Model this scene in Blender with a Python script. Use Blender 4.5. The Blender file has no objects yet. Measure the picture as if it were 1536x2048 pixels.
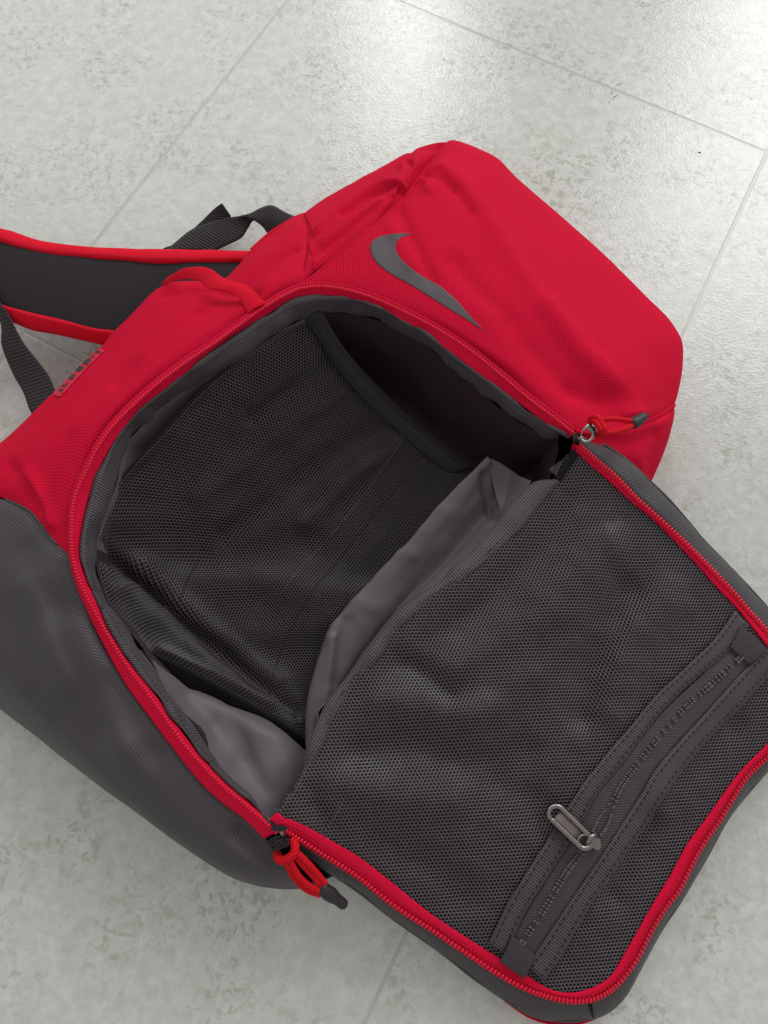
import bpy, bmesh, math, random
import numpy as np
from mathutils import Vector, Matrix, noise
from mathutils.bvhtree import BVHTree

random.seed(7)
SC = bpy.context.scene
COL = SC.collection

# ------------------------------------------------------------------ camera
LENS_H = 0.70                       # lens height above the floor, metres
F = 1538.0                          # focal length in photo pixels (photo 1536 x 2048)
ROT = np.array([[0.99968478, 0.0, -0.02510644],
                [-0.0081073, 0.94642717, -0.32281556],
                [0.02376141, 0.32291735, 0.94612884]])
cam_d = bpy.data.cameras.new('camera')
cam_d.sensor_fit = 'VERTICAL'
cam_d.sensor_height = 24.0
cam_d.lens = 24.0 * F / 2048.0
cam_d.clip_start = 0.01
cam_d.clip_end = 100.0
cam = bpy.data.objects.new('camera', cam_d)
COL.objects.link(cam)
mw = Matrix([[*ROT[0], 0], [*ROT[1], 0], [*ROT[2], LENS_H], [0, 0, 0, 1]])
cam.matrix_world = mw
SC.camera = cam

# ------------------------------------------------------------------ world, lamps, exposure
world = bpy.data.worlds.new('World')
SC.world = world
world.use_nodes = True
bg = world.node_tree.nodes['Background']
bg.inputs['Color'].default_value = (1.0, 0.965, 0.94, 1)
bg.inputs['Strength'].default_value = 0.39


def window_lamp(name, loc, w, h, power, colour, aim=(0, 0.5, 0)):
    d = bpy.data.lights.new(name, 'AREA')
    d.shape = 'RECTANGLE'
    d.size = w
    d.size_y = h
    d.energy = power
    d.color = colour
    o = bpy.data.objects.new(name, d)
    COL.objects.link(o)
    o.location = loc
    o.rotation_euler = (Vector(aim) - o.location).to_track_quat('-Z', 'Y').to_euler()
    return o


# windows in one wall beyond the bag: a curtained one to the left, a bright narrow gap, then (past a dark pier) a wide one
window_lamp('window_lamp', (-1.45, 2.9, 2.0), 2.7, 1.9, 15, (0.97, 0.985, 1.0), aim=(-1.45, 0.0, 1.2))
window_lamp('window_lamp', (0.17, 2.88, 1.75), 0.34, 1.2, 9.5, (0.95, 0.98, 1.0), aim=(0.17, 0.0, 1.0))
window_lamp('window_lamp', (2.42, 2.9, 2.35), 1.9, 2.3, 66, (0.95, 0.98, 1.0), aim=(2.2, 0.0, 1.4))

SC.view_settings.view_transform = 'Standard'
SC.view_settings.look = 'None'
SC.view_settings.exposure = 0.46
SC.view_settings.gamma = 1.0
SC.render.engine = 'CYCLES'
SC.cycles.max_bounces = 8
SC.cycles.diffuse_bounces = 4
SC.cycles.use_denoising = True

# ------------------------------------------------------------------ measuring helpers
K = LENS_H / 0.9                    # heights below were measured with the lens at 0.9 and are brought to true size here


def at(px, py, z=0.0):
    """Point at height z (times K) seen at photo position (px, py)."""
    d = ROT @ np.array([px - 768.0, 1024.0 - py, -F])
    t = (z * K - LENS_H) / d[2]
    return np.array([0, 0, LENS_H]) + d * t


def curve(pts, z=None):
    """(px,py,z) or (px,py) list -> world points; missing z's are interpolated by arc length."""
    P = [tuple(p) for p in pts]
    xy = np.array([p[:2] for p in P], float)
    s = np.concatenate([[0], np.cumsum(np.linalg.norm(np.diff(xy, axis=0), axis=1))])
    if z is not None and np.isscalar(z):
        zz = np.full(len(P), z)
    else:
        ks = [i for i, p in enumerate(P) if len(p) > 2]
        zz = np.interp(s, s[ks], [P[i][2] for i in ks])
    return np.array([at(p[0], p[1], q) for p, q in zip(P, zz)])


def catmull(P, n, closed=False):
    """Smooth curve through P resampled to n points evenly by length."""
    P = np.asarray(P, float)
    if len(P) == 2:
        t = np.linspace(0, 1, n)[:, None]
        return P[0] * (1 - t) + P[1] * t
    a = np.vstack([2 * P[0] - P[1], P, 2 * P[-1] - P[-2]])
    out = []
    for i in range(1, len(a) - 2):
        p0, p1, p2, p3 = a[i - 1], a[i], a[i + 1], a[i + 2]
        d1 = np.linalg.norm(p2 - p1) + 1e-9
        d0 = np.linalg.norm(p1 - p0) + 1e-9
        d2 = np.linalg.norm(p3 - p2) + 1e-9
        m1 = (p2 - p0) / (d0 + d1) * d1
        m2 = (p3 - p1) / (d1 + d2) * d1
        for t in np.linspace(0, 1, 12, endpoint=False):
            h = (2 * t**3 - 3 * t**2 + 1) * p1 + (t**3 - 2 * t**2 + t) * m1 + (-2 * t**3 + 3 * t**2) * p2 + (t**3 - t**2) * m2
            out.append(h)
    out.append(P[-1])
    return resample(np.array(out), n)


def resample(P, n):
    s = np.concatenate([[0], np.cumsum(np.linalg.norm(np.diff(P, axis=0), axis=1))])
    t = np.linspace(0, s[-1], n)
    return np.stack([np.interp(t, s, P[:, k]) for k in range(P.shape[1])], 1)


def length(P):
    return float(np.sum(np.linalg.norm(np.diff(P, axis=0), axis=1)))


def follow(T, other, n=800):
    """For each point of T the partner on curve `other` (nearest, kept in order)."""
    D = catmull(other, n)
    out = []
    lo = 0
    for i, p in enumerate(T):
        hi = min(n, lo + max(40, n // 6))
        seg = D[lo:hi]
        j = int(np.argmin(np.linalg.norm(seg - p, axis=1))) + lo
        lo = max(lo, j)
        out.append(D[j])
    out = np.array(out)
    k = np.ones(7) / 7
    pad = np.vstack([np.repeat(out[:1], 3, 0), out, np.repeat(out[-1:], 3, 0)])
    return np.stack([np.convolve(pad[:, c], k, 'valid') for c in range(3)], 1)


def loft(rows, nu, nv):
    R = np.array([catmull(r, nu) for r in rows])
    G = np.zeros((nv, nu, 3))
    for j in range(nu):
        G[:, j] = catmull(R[:, j], nv)
    return G


def between(a, b, t=0.5, lift=0.0, n=60):
    """Row lying between two edge curves, raised by lift."""
    A, B = catmull(a, n), catmull(b, n)
    R = A * (1 - t) + B * t
    R[:, 2] += lift
    return R


def normals(G):
    du = np.gradient(G, axis=1)
    dv = np.gradient(G, axis=0)
    n = np.cross(du, dv)
    n /= np.linalg.norm(n, axis=2, keepdims=True) + 1e-12
    return n


def fold(G, pts, width, amp, zg=0.13, flip=1):
    """Raise (or press in) cloth along a drawn line; width and amp in metres."""
    L = catmull(curve(pts, zg), 60)[:, :2]
    N = normals(G) * flip
    xy = G[..., :2].reshape(-1, 2)
    d = np.min(np.linalg.norm(xy[:, None] - L[None], axis=2), axis=1).reshape(G.shape[:2])
    return G + N * (amp * np.exp(-(d / width) ** 2))[..., None]


def rumple(G, scale, amp, seed=0.0, stretch=(1, 1, 1), flip=1):
    N = normals(G) * flip
    out = G.copy()
    for i in range(G.shape[0]):
        for j in range(G.shape[1]):
            p = G[i, j]
            v = noise.noise(Vector((p[0] * scale * stretch[0] + seed, p[1] * scale * stretch[1] - seed, p[2] * scale * stretch[2] + 3.1 * seed)))
            out[i, j] = p + N[i, j] * amp * v
    return out


# ------------------------------------------------------------------ object helpers
def link(o, parent=None, label=None, kind=None, cat=None, group=None):
    COL.objects.link(o)
    if parent is not None:
        o.parent = parent
        o.matrix_parent_inverse = parent.matrix_world.inverted()
    if label:
        o['label'] = label
    if kind:
        o['kind'] = kind
    if cat:
        o['category'] = cat
    if group:
        o['group'] = group
    return o


def mesh_obj(name, V, Fc, mat, parent=None, uv=None, smooth=True, thick=None, **kw):
    me = bpy.data.meshes.new(name)
    me.from_pydata([tuple(v) for v in V], [], Fc)
    if uv is not None:
        ul = me.uv_layers.new(name='UVMap')
        idx = np.zeros(len(me.loops), dtype=np.int32)
        me.loops.foreach_get('vertex_index', idx)
        ul.data.foreach_set('uv', np.asarray(uv, dtype=np.float32)[idx].ravel())
    if smooth:
        me.polygons.foreach_set('use_smooth', [True] * len(me.polygons))
    me.materials.append(mat)
    me.update()
    o = bpy.data.objects.new(name, me)
    link(o, parent, **kw)
    if thick:
        m = o.modifiers.new('thickness', 'SOLIDIFY')
        m.thickness = thick
        m.offset = -1.0
    return o


def grid_faces(nv, nu, off=0, flip=False):
    F_ = []
    for i in range(nv - 1):
        for j in range(nu - 1):
            a = off + i * nu + j
            q = (a, a + 1, a + nu + 1, a + nu)
            F_.append(q[::-1] if flip else q)
    return F_


def grid_uv(G):
    nv, nu = G.shape[:2]
    lu = np.concatenate([np.zeros((nv, 1)), np.cumsum(np.linalg.norm(np.diff(G, axis=1), axis=2), axis=1)], 1)
    lu = lu - lu[:, nu // 2][:, None]
    lv = np.concatenate([np.zeros((1, nu)), np.cumsum(np.linalg.norm(np.diff(G, axis=0), axis=2), axis=0)], 0)
    lv = np.repeat(lv.mean(1)[:, None], nu, 1)
    return np.stack([lu, lv], 2).reshape(-1, 2)


def sheet(name, G, mat, parent=None, thick=0.0012, up=True, **kw):
    """Cloth surface from a point grid, given a real thickness."""
    n = normals(G)
    flip = (n[..., 2].mean() < 0) == up
    return mesh_obj(name, G.reshape(-1, 3), grid_faces(G.shape[0], G.shape[1], 0, flip), mat, parent, grid_uv(G), thick=thick, **kw)


def tube(name, P, r, mat, parent=None, sides=8, closed=False, squash=1.0, **kw):
    V, Fc, U = tube_data(P, r, sides, squash)
    return mesh_obj(name, V, Fc, mat, parent, U, **kw)


def tube_data(P, r, sides=8, squash=1.0, off=0):
    P = np.asarray(P, float)
    n = len(P)
    r = np.broadcast_to(np.asarray(r, float), (n,))
    T = np.gradient(P, axis=0)
    T /= np.linalg.norm(T, axis=1, keepdims=True) + 1e-12
    V, U, Fc = [], [], []
    up = np.array([0, 0, 1.0])
    s = np.concatenate([[0], np.cumsum(np.linalg.norm(np.diff(P, axis=0), axis=1))])
    prev = None
    for i in range(n):
        a = np.cross(T[i], up)
        if np.linalg.norm(a) < 0.15:
            a = np.cross(T[i], [1, 0, 0]) if prev is None else prev
        a /= np.linalg.norm(a)
        if prev is not None and np.dot(a, prev) < 0:
            a = -a
        prev = a
        b = np.cross(a, T[i])
        if b[2] < 0:
            b = -b
        for k in range(sides):
            t = 2 * math.pi * k / sides
            V.append(P[i] + r[i] * (math.cos(t) * a + squash * math.sin(t) * b))
            U.append((s[i], k / sides * 2 * math.pi * r.mean()))
    for i in range(n - 1):
        for k in range(sides):
            k2 = (k + 1) % sides
            Fc.append((off + i * sides + k, off + i * sides + k2, off + (i + 1) * sides + k2, off + (i + 1) * sides + k))
    Fc.append(tuple(off + k for k in range(sides))[::-1])
    Fc.append(tuple(off + (n - 1) * sides + k for k in range(sides)))
    return V, Fc, U


def many_tubes(name, lines, r, mat, parent, sides=5, squash=1.0, **kw):
    V, Fc = [], []
    for P in lines:
        v, f, _ = tube_data(P, r, sides, squash, len(V))
        V += v
        Fc += f
    return mesh_obj(name, V, Fc, mat, parent, **kw)


def side_vec(P, N=None):
    T = np.gradient(P, axis=0)
    T /= np.linalg.norm(T, axis=1, keepdims=True) + 1e-12
    if N is None:
        N = np.tile([0, 0, 1.0], (len(P), 1))
    S = np.cross(T, N)
    S /= np.linalg.norm(S, axis=1, keepdims=True) + 1e-12
    return T, S


def coil(name, P, side, pitch, half, r, mat, parent, lift=0.0008):
    """Zip coil: one bowed bead across the tape per tooth."""
    n = max(8, int(length(P) / pitch))
    Q = resample(np.hstack([P, side]), n)
    pts, sd = Q[:, :3], Q[:, 3:]
    sd /= np.linalg.norm(sd, axis=1, keepdims=True)
    T = np.gradient(pts, axis=0)
    T /= np.linalg.norm(T, axis=1, keepdims=True)
    up = np.cross(sd, T)
    up *= np.sign(up[:, 2:3])
    V, Fc = [], []
    prof = [(-1.0, 0.25, -0.2), (-0.55, 0.95, 0.55), (0.55, 1.0, 0.6), (1.0, 0.4, -0.1)]
    for i in range(n):
        o = len(V)
        c = pts[i] + up[i] * lift
        for (a, w, h) in prof:
            m = c + sd[i] * half * a + up[i] * r * h * 0.5 + T[i] * a * pitch * 0.12
            for k in range(6):
                t = math.pi * k / 3
                V.append(m + r * w * (math.cos(t) * T[i] + math.sin(t) * up[i]))
        for q in range(3):
            for k in range(6):
                k2 = (k + 1) % 6
                Fc.append((o + q * 6 + k, o + q * 6 + k2, o + q * 6 + 6 + k2, o + q * 6 + 6 + k))
        Fc.append(tuple(o + k for k in range(6))[::-1])
        Fc.append(tuple(o + 18 + k for k in range(6)))
    return mesh_obj(name, V, Fc, mat, parent, kind='stuff')


def stitches(name, P, pitch, ln, r, mat, parent, lift=None, **kw):
    n = max(3, int(length(P) / pitch))
    D = resample(P, n * 3 + 1)
    if lift is not None:
        D = D + lift
    lines = []
    for i in range(n):
        a, b = D[3 * i], D[3 * i + 3]
        m = (a + b) / 2
        h = (b - a) * 0.5 * ln
        bow = np.array([0, 0, r * 0.4])
        lines.append([m - h, m - h * 0.5 + bow, m + h * 0.5 + bow, m + h])
    return many_tubes(name, lines, r, mat, parent, 4, kind='stuff', **kw)


def empty(name, loc, label=None, cat=None, parent=None):
    o = bpy.data.objects.new(name, None)
    o.location = loc
    o.empty_display_size = 0.05
    link(o, parent, label=label, cat=cat)
    bpy.context.view_layer.update()
    return o


class Surf:
    """Looks a photo position up on a built cloth surface (point + normal)."""

    def __init__(self, *grids):
        V, Fc = [], []
        for G in grids:
            Fc += grid_faces(G.shape[0], G.shape[1], len(V))
            V += [Vector(v) for v in G.reshape(-1, 3)]
        self.t = BVHTree.FromPolygons(V, Fc)
        self.o = Vector((0, 0, LENS_H))

    def __call__(self, px, py, off=0.0):
        d = Vector(ROT @ np.array([px - 768.0, 1024.0 - py, -F])).normalized()
        h = self.t.ray_cast(self.o, d)
        if h[0] is None:
            g = Vector(at(px, py, 0.12))
            h = self.t.find_nearest(g)
        n = h[1]
        if n.dot(d) > 0:
            n = -n
        return np.array(h[0] + n * off), np.array(n)

    def line(self, pts, off=0.0, n=None):
        P = np.array(pts, float)
        if n:
            P = catmull(P, n)
        return np.array([self(p[0], p[1], off)[0] for p in P])

    def near(self, P, off=0.0):
        out = []
        for p in P:
            h = self.t.find_nearest(Vector(p))
            n = h[1] if h[1].z > 0 else -h[1]
            out.append(np.array(h[0] + n * off))
        return np.array(out)


# ------------------------------------------------------------------ materials
def new_mat(name):
    m = bpy.data.materials.new(name)
    m.use_nodes = True
    nt = m.node_tree
    return m, nt, nt.nodes['Principled BSDF']


def math_node(nt, op, a, b=None):
    n = nt.nodes.new('ShaderNodeMath')
    n.operation = op
    for i, v in enumerate((a, b)):
        if v is None:
            continue
        if isinstance(v, (int, float)):
            n.inputs[i].default_value = v
        else:
            nt.links.new(v, n.inputs[i])
    return n.outputs[0]


def cloth(name, col, hi=None, period=0.0024, bump=0.35, rough=0.75, sheen=0.15, spec=0.25, style='basket', tint=None, blotch=0.12, trans=0.0, dist=0.0006):
    """Woven cloth: colour with thread sheen mixed in, weave relief in UV metres, slow tonal drift."""
    m, nt, b = new_mat(name)
    hi = hi or tuple(min(1, c * 1.6 + 0.01) for c in col)
    uv = nt.nodes.new('ShaderNodeUVMap')
    uv.uv_map = 'UVMap'
    sx = nt.nodes.new('ShaderNodeSeparateXYZ')
    nt.links.new(uv.outputs[0], sx.inputs[0])
    k = 2 * math.pi / period
    # slight wander of the threads
    nz = nt.nodes.new('ShaderNodeTexNoise')
    nz.inputs['Scale'].default_value = 60
    nt.links.new(uv.outputs[0], nz.inputs['Vector'])
    wob = math_node(nt, 'MULTIPLY', math_node(nt, 'SUBTRACT', nz.outputs[0], 0.5), period * 0.25)
    u = math_node(nt, 'ADD', sx.outputs[0], wob)
    v = math_node(nt, 'ADD', sx.outputs[1], wob)
    if style == 'basket':
        h = math_node(nt, 'MULTIPLY', math_node(nt, 'SINE', math_node(nt, 'MULTIPLY', u, k)), math_node(nt, 'SINE', math_node(nt, 'MULTIPLY', v, k)))
        h = math_node(nt, 'ADD', math_node(nt, 'MULTIPLY', h, 0.5), 0.5)
    elif style == 'rib_u':          # ribs crossing the length (grosgrain): repeats along u
        h = math_node(nt, 'ADD', math_node(nt, 'MULTIPLY', math_node(nt, 'SINE', math_node(nt, 'MULTIPLY', u, k)), 0.5), 0.5)
    elif style == 'twill':
        h = math_node(nt, 'ADD', math_node(nt, 'MULTIPLY', math_node(nt, 'SINE', math_node(nt, 'MULTIPLY', math_node(nt, 'ADD', u, math_node(nt, 'MULTIPLY', v, 0.7)), k)), 0.5), 0.5)
    elif style == 'herring':        # V-shaped ribs of a zip tape
        h = math_node(nt, 'ADD', math_node(nt, 'MULTIPLY', math_node(nt, 'SINE', math_node(nt, 'MULTIPLY', math_node(nt, 'ADD', u, math_node(nt, 'ABSOLUTE', math_node(nt, 'SUBTRACT', v, 0.004))), k)), 0.5), 0.5)
    else:
        n2 = nt.nodes.new('ShaderNodeTexNoise')
        n2.inputs['Scale'].default_value = 1.0 / period
        n2.inputs['Detail'].default_value = 3
        nt.links.new(uv.outputs[0], n2.inputs['Vector'])
        h = n2.outputs[0]
    geo = nt.nodes.new('ShaderNodeNewGeometry')
    nb = nt.nodes.new('ShaderNodeTexNoise')
    nb.inputs['Scale'].default_value = 22
    nb.inputs['Detail'].default_value = 4
    nt.links.new(geo.outputs['Position'], nb.inputs['Vector'])
    nf = nt.nodes.new('ShaderNodeTexNoise')
    nf.inputs['Scale'].default_value = 900
    nt.links.new(geo.outputs['Position'], nf.inputs['Vector'])
    f = math_node(nt, 'ADD', math_node(nt, 'MULTIPLY', h, 0.75), math_node(nt, 'MULTIPLY', math_node(nt, 'SUBTRACT', nf.outputs[0], 0.25), 0.35))
    mx = nt.nodes.new('ShaderNodeMix')
    mx.data_type = 'RGBA'
    nt.links.new(f, mx.inputs[0])
    mx.inputs[6].default_value = (*col, 1)
    mx.inputs[7].default_value = (*hi, 1)  # lighter thread tops: sheen put into the colour
    hs = nt.nodes.new('ShaderNodeHueSaturation')
    nt.links.new(mx.outputs[2], hs.inputs['Color'])
    val = math_node(nt, 'ADD', math_node(nt, 'MULTIPLY', math_node(nt, 'SUBTRACT', nb.outputs[0], 0.5), blotch * 2), 1.0)
    nt.links.new(val, hs.inputs['Value'])
    nt.links.new(hs.outputs[0], b.inputs['Base Color'])
    b.inputs['Roughness'].default_value = rough
    b.inputs['Specular IOR Level'].default_value = spec
    b.inputs['Sheen Weight'].default_value = sheen
    b.inputs['Sheen Roughness'].default_value = 0.5
    if tint:
        b.inputs['Sheen Tint'].default_value = (*tint, 1)
    bp = nt.nodes.new('ShaderNodeBump')
    bp.inputs['Strength'].default_value = bump
    bp.inputs['Distance'].default_value = dist
    nt.links.new(h, bp.inputs['Height'])
    nt.links.new(bp.outputs[0], b.inputs['Normal'])
    if trans:
        tr = nt.nodes.new('ShaderNodeBsdfTranslucent')
        nt.links.new(hs.outputs[0], tr.inputs['Color'])
        mxs = nt.nodes.new('ShaderNodeMixShader')
        mxs.inputs[0].default_value = trans
        nt.links.new(b.outputs[0], mxs.inputs[1])
        nt.links.new(tr.outputs[0], mxs.inputs[2])
        nt.links.new(mxs.outputs[0], nt.nodes['Material Output'].inputs['Surface'])
    return m


def plain(name, col, rough=0.5, metal=0.0, spec=0.5, noise_amt=0.1, scale=200):
    m, nt, b = new_mat(name)
    geo = nt.nodes.new('ShaderNodeNewGeometry')
    nb = nt.nodes.new('ShaderNodeTexNoise')
    nb.inputs['Scale'].default_value = scale
    nb.inputs['Detail'].default_value = 4
    nt.links.new(geo.outputs['Position'], nb.inputs['Vector'])
    hs = nt.nodes.new('ShaderNodeHueSaturation')
    hs.inputs['Color'].default_value = (*col, 1)
    nt.links.new(math_node(nt, 'ADD', math_node(nt, 'MULTIPLY', math_node(nt, 'SUBTRACT', nb.outputs[0], 0.5), noise_amt * 2), 1.0), hs.inputs['Value'])
    nt.links.new(hs.outputs[0], b.inputs['Base Color'])
    b.inputs['Roughness'].default_value = rough
    b.inputs['Metallic'].default_value = metal
    b.inputs['Specular IOR Level'].default_value = spec
    return m


RED = cloth('red_cloth', (0.42, 0.0033, 0.020), (0.76, 0.0095, 0.051), period=0.0029, bump=0.55, rough=0.85, sheen=0.0, spec=0.06, tint=(1, 0.35, 0.45), blotch=0.05)
RED_TAPE = cloth('red_zip_tape', (0.58, 0.004, 0.030), (0.74, 0.009, 0.056), period=0.0016, bump=0.3, rough=0.8, sheen=0.0, spec=0.08, style='twill', blotch=0.04)
RED_BIND = cloth('red_binding', (0.60, 0.0035, 0.017), (0.78, 0.0085, 0.036), period=0.0024, bump=0.4, rough=0.75, sheen=0.0, spec=0.1, style='twill', blotch=0.05)
RED_COIL = plain('red_coil', (0.70, 0.008, 0.040), 0.4, spec=0.3, noise_amt=0.05)
RED_CORD = cloth('red_cord', (0.46, 0.003, 0.008), (0.80, 0.010, 0.024), period=0.0026, bump=0.6, rough=0.7, sheen=0.0, spec=0.12, style='twill')
GREY = cloth('dark_grey_cloth', (0.0211, 0.0179, 0.0201), (0.0737, 0.0626, 0.0704), period=0.0029, bump=0.55, rough=0.5, sheen=0.06, spec=0.5, blotch=0.05)
LINING = cloth('grey_lining', (0.0967, 0.0822, 0.0924), (0.1179, 0.1003, 0.1127), period=0.0009, bump=0.12, rough=0.52, sheen=0.06, spec=0.38, style='fine', blotch=0.04)
SHADED_LINING = cloth('shaded_lining', (0.0238, 0.0106, 0.0145), (0.0340, 0.0170, 0.0221), period=0.0009, bump=0.12, rough=0.6, sheen=0.05, spec=0.3, style='fine', blotch=0.08)  # grey lining with the cavity's shade and red glow put into its colour
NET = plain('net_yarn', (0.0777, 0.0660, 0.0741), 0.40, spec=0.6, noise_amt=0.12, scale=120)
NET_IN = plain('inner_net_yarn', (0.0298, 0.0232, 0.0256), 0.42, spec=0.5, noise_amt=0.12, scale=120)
FLIN = cloth('flap_lining', (0.0428, 0.0364, 0.0409), (0.0547, 0.0465, 0.0523), period=0.0009, bump=0.12, rough=0.7, sheen=0.05, spec=0.25, style='fine', blotch=0.10)
GROS = cloth('grosgrain', (0.0154, 0.0131, 0.0147), (0.1151, 0.0978, 0.1099), period=0.0021, bump=0.8, rough=0.55, sheen=0.08, spec=0.4, style='rib_u', blotch=0.2)
WEB = cloth('webbing', (0.0113, 0.0097, 0.0108), (0.0403, 0.0342, 0.0385), period=0.0034, bump=0.7, rough=0.65, sheen=0.1, spec=0.3, style='rib_u', blotch=0.08)
ELAST = cloth('elastic', (0.0140, 0.0119, 0.0133), (0.0325, 0.0276, 0.0310), period=0.0016, bump=0.4, rough=0.6, sheen=0.05, spec=0.25, style='rib_u')
NEOP = cloth('strap_foam_cloth', (0.0210, 0.0178, 0.0200), (0.0286, 0.0243, 0.0274), period=0.0011, bump=0.15, rough=0.85, sheen=0.1, spec=0.15, style='fine', blotch=0.06)
ZTAPE = cloth('grey_zip_tape', (0.0330, 0.0280, 0.0314), (0.0759, 0.0645, 0.0725), period=0.0026, bump=0.5, rough=0.6, sheen=0.08, spec=0.35, style='herring')
MATTE_BLACK = plain('matte_black', (0.0086, 0.0072, 0.0082), 0.8, spec=0.2)  # black of seam and crumb, also stands in for shade at the nets
THREAD = plain('grey_thread', (0.1290, 0.1077, 0.1225), 0.6)
DTHREAD = plain('dark_thread', (0.0103, 0.0086, 0.0098), 0.6)
RTHREAD = plain('red_thread', (0.50, 0.005, 0.022), 0.6)
STEEL = plain('gunmetal', (0.24, 0.22, 0.21), 0.30, metal=1.0, noise_amt=0.05)
PLATE = plain('matte_metal', (0.17, 0.138, 0.125), 0.5, metal=0.25, noise_amt=0.06)
BLACKMETAL = plain('black_metal', (0.0258, 0.0215, 0.0245), 0.25, metal=0.6, noise_amt=0.05)
RUBBER = plain('black_rubber', (0.0206, 0.0175, 0.0197), 0.5, spec=0.4, noise_amt=0.15, scale=300)
LOGO = cloth('grey_print', (0.0428, 0.0364, 0.0409), (0.1072, 0.0910, 0.1023), period=0.0029, bump=0.5, rough=0.5, sheen=0.05, spec=0.4)
PATCH = plain('red_rubber_patch', (0.60, 0.018, 0.05), 0.6, spec=0.3)
INK = plain('dark_print', (0.0301, 0.0251, 0.0286), 0.6)


def floor_material():
    m, nt, b = new_mat('vinyl_tile')
    geo = nt.nodes.new('ShaderNodeNewGeometry')
    pos = geo.outputs['Position']

    def nz(scale, detail=5, rough=0.6, dist=0.0, off=0):
        n = nt.nodes.new('ShaderNodeTexNoise')
        n.inputs['Scale'].default_value = scale
        n.inputs['Detail'].default_value = detail
        n.inputs['Roughness'].default_value = rough
        n.inputs['Distortion'].default_value = dist
        mp = nt.nodes.new('ShaderNodeMapping')
        mp.inputs['Location'].default_value = (off, off * 0.7, 0)
        nt.links.new(pos, mp.inputs['Vector'])
        nt.links.new(mp.outputs[0], n.inputs['Vector'])
        return n.outputs[0]

    def ramp(f, stops):
        r = nt.nodes.new('ShaderNodeValToRGB')
        e = r.color_ramp.elements
        e[0].position, e[0].color = stops[0][0], (*stops[0][1], 1)
        e[1].position, e[1].color = stops[-1][0], (*stops[-1][1], 1)
        for p, c in stops[1:-1]:
            x = e.new(p)
            x.color = (*c, 1)
        nt.links.new(f, r.inputs[0])
        return r.outputs[0]

    def mix(f, a, bb, mode='MIX'):
        x = nt.nodes.new('ShaderNodeMix')
        x.data_type = 'RGBA'
        x.blend_type = mode
        for i, v in ((0, f), (6, a), (7, bb)):
            if isinstance(v, (int, float)):
                x.inputs[i].default_value = v
            elif isinstance(v, tuple):
                x.inputs[i].default_value = (*v, 1)
            else:
                nt.links.new(v, x.inputs[i])
        return x.outputs[2]

    base = ramp(nz(7, 6, 0.6), [(0.3, (0.575, 0.59, 0.552)), (0.7, (0.615, 0.628, 0.594))])
    mott = ramp(nz(70, 8, 0.7, 0.4, 3), [(0.36, (0.88, 0.885, 0.865)), (0.5, (0.97, 0.97, 0.96)), (0.66, (1.08, 1.08, 1.07))])
    c = mix(1.0, base, mott, 'MULTIPLY')
    # grey-green smudges gathered in loose patches
    patch = ramp(nz(11, 4, 0.55, 0.4, 9), [(0.44, (0, 0, 0)), (0.62, (1, 1, 1))])
    smud = ramp(nz(120, 6, 0.68, 0.8, 5), [(0.50, (0, 0, 0)), (0.60, (1, 1, 1))])
    f = math_node(nt, 'MULTIPLY', math_node(nt, 'MULTIPLY', smud, math_node(nt, 'ADD', math_node(nt, 'MULTIPLY', patch, 0.8), 0.2)), 0.74)
    c = mix(f, c, (0.33, 0.345, 0.285))
    nt.links.new(c, b.inputs['Base Color'])
    # embossed skin: small wavering ridges
    e1 = nz(420, 3, 0.55, 1.5, 2)
    vo = nt.nodes.new('ShaderNodeTexVoronoi')
    vo.inputs['Scale'].default_value = 330
    mp = nt.nodes.new('ShaderNodeMapping')
    mp.inputs['Scale'].default_value = (1.0, 1.5, 1)
    mp.inputs['Rotation'].default_value = (0, 0, 0.4)
    nt.links.new(pos, mp.inputs['Vector'])
    nt.links.new(mp.outputs[0], vo.inputs['Vector'])
    hgt = math_node(nt, 'ADD', math_node(nt, 'MULTIPLY', e1, 0.6), math_node(nt, 'MULTIPLY', vo.outputs['Distance'], 0.5))
    bp = nt.nodes.new('ShaderNodeBump')
    bp.inputs['Strength'].default_value = 0.20
    bp.inputs['Distance'].default_value = 0.0012
    nt.links.new(hgt, bp.inputs['Height'])
    nt.links.new(bp.outputs[0], b.inputs['Normal'])
    r = math_node(nt, 'ADD', math_node(nt, 'MULTIPLY', nz(14, 4, 0.6, 0, 7), 0.12), 0.10)
    nt.links.new(r, b.inputs['Roughness'])
    b.inputs['Specular IOR Level'].default_value = 0.55
    return m


FLOOR = floor_material()
GROUT = plain('joint', (0.47, 0.475, 0.44), 0.22, noise_amt=0.12, scale=60)

# ------------------------------------------------------------------ floor: square vinyl tiles with recessed joints
floor = empty('floor', (0, 0, 0), 'pale grey green mottled vinyl tile floor with a sheen from the window')
floor['kind'] = 'structure'
W1 = np.array([0.475893877, 0.87950271])
W2 = np.array([-0.87950271, 0.47589388])
TS = 0.7775 * K
O1, O2 = 1.0555 * K, 0.6648 * K
jm = bpy.data.meshes.new('joint_bed')
jm.from_pydata([(-6, -6, -0.0003), (6, -6, -0.0003), (6, 6, -0.0003), (-6, 6, -0.0003)], [], [(0, 1, 2, 3)])
jm.materials.append(GROUT)
link(bpy.data.objects.new('joint_bed', jm), floor)
g2 = TS / 2 - 0.0010
bev = 0.0014
V, Fc = [], []
for (d, z) in ((0, -0.006), (0, -0.0007), (bev * 0.45, -0.0003), (bev, 0.0)):
    h = g2 - d
    V += [(-h, -h, z), (h, -h, z), (h, h, z), (-h, h, z)]
for q in range(3):
    for k in range(4):
        k2 = (k + 1) % 4
        Fc.append((q * 4 + k, q * 4 + k2, q * 4 + 4 + k2, q * 4 + 4 + k))
Fc.append((12, 13, 14, 15))
tm = bpy.data.meshes.new('tile')
tm.from_pydata(V, [], Fc)
tm.materials.append(FLOOR)
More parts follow.
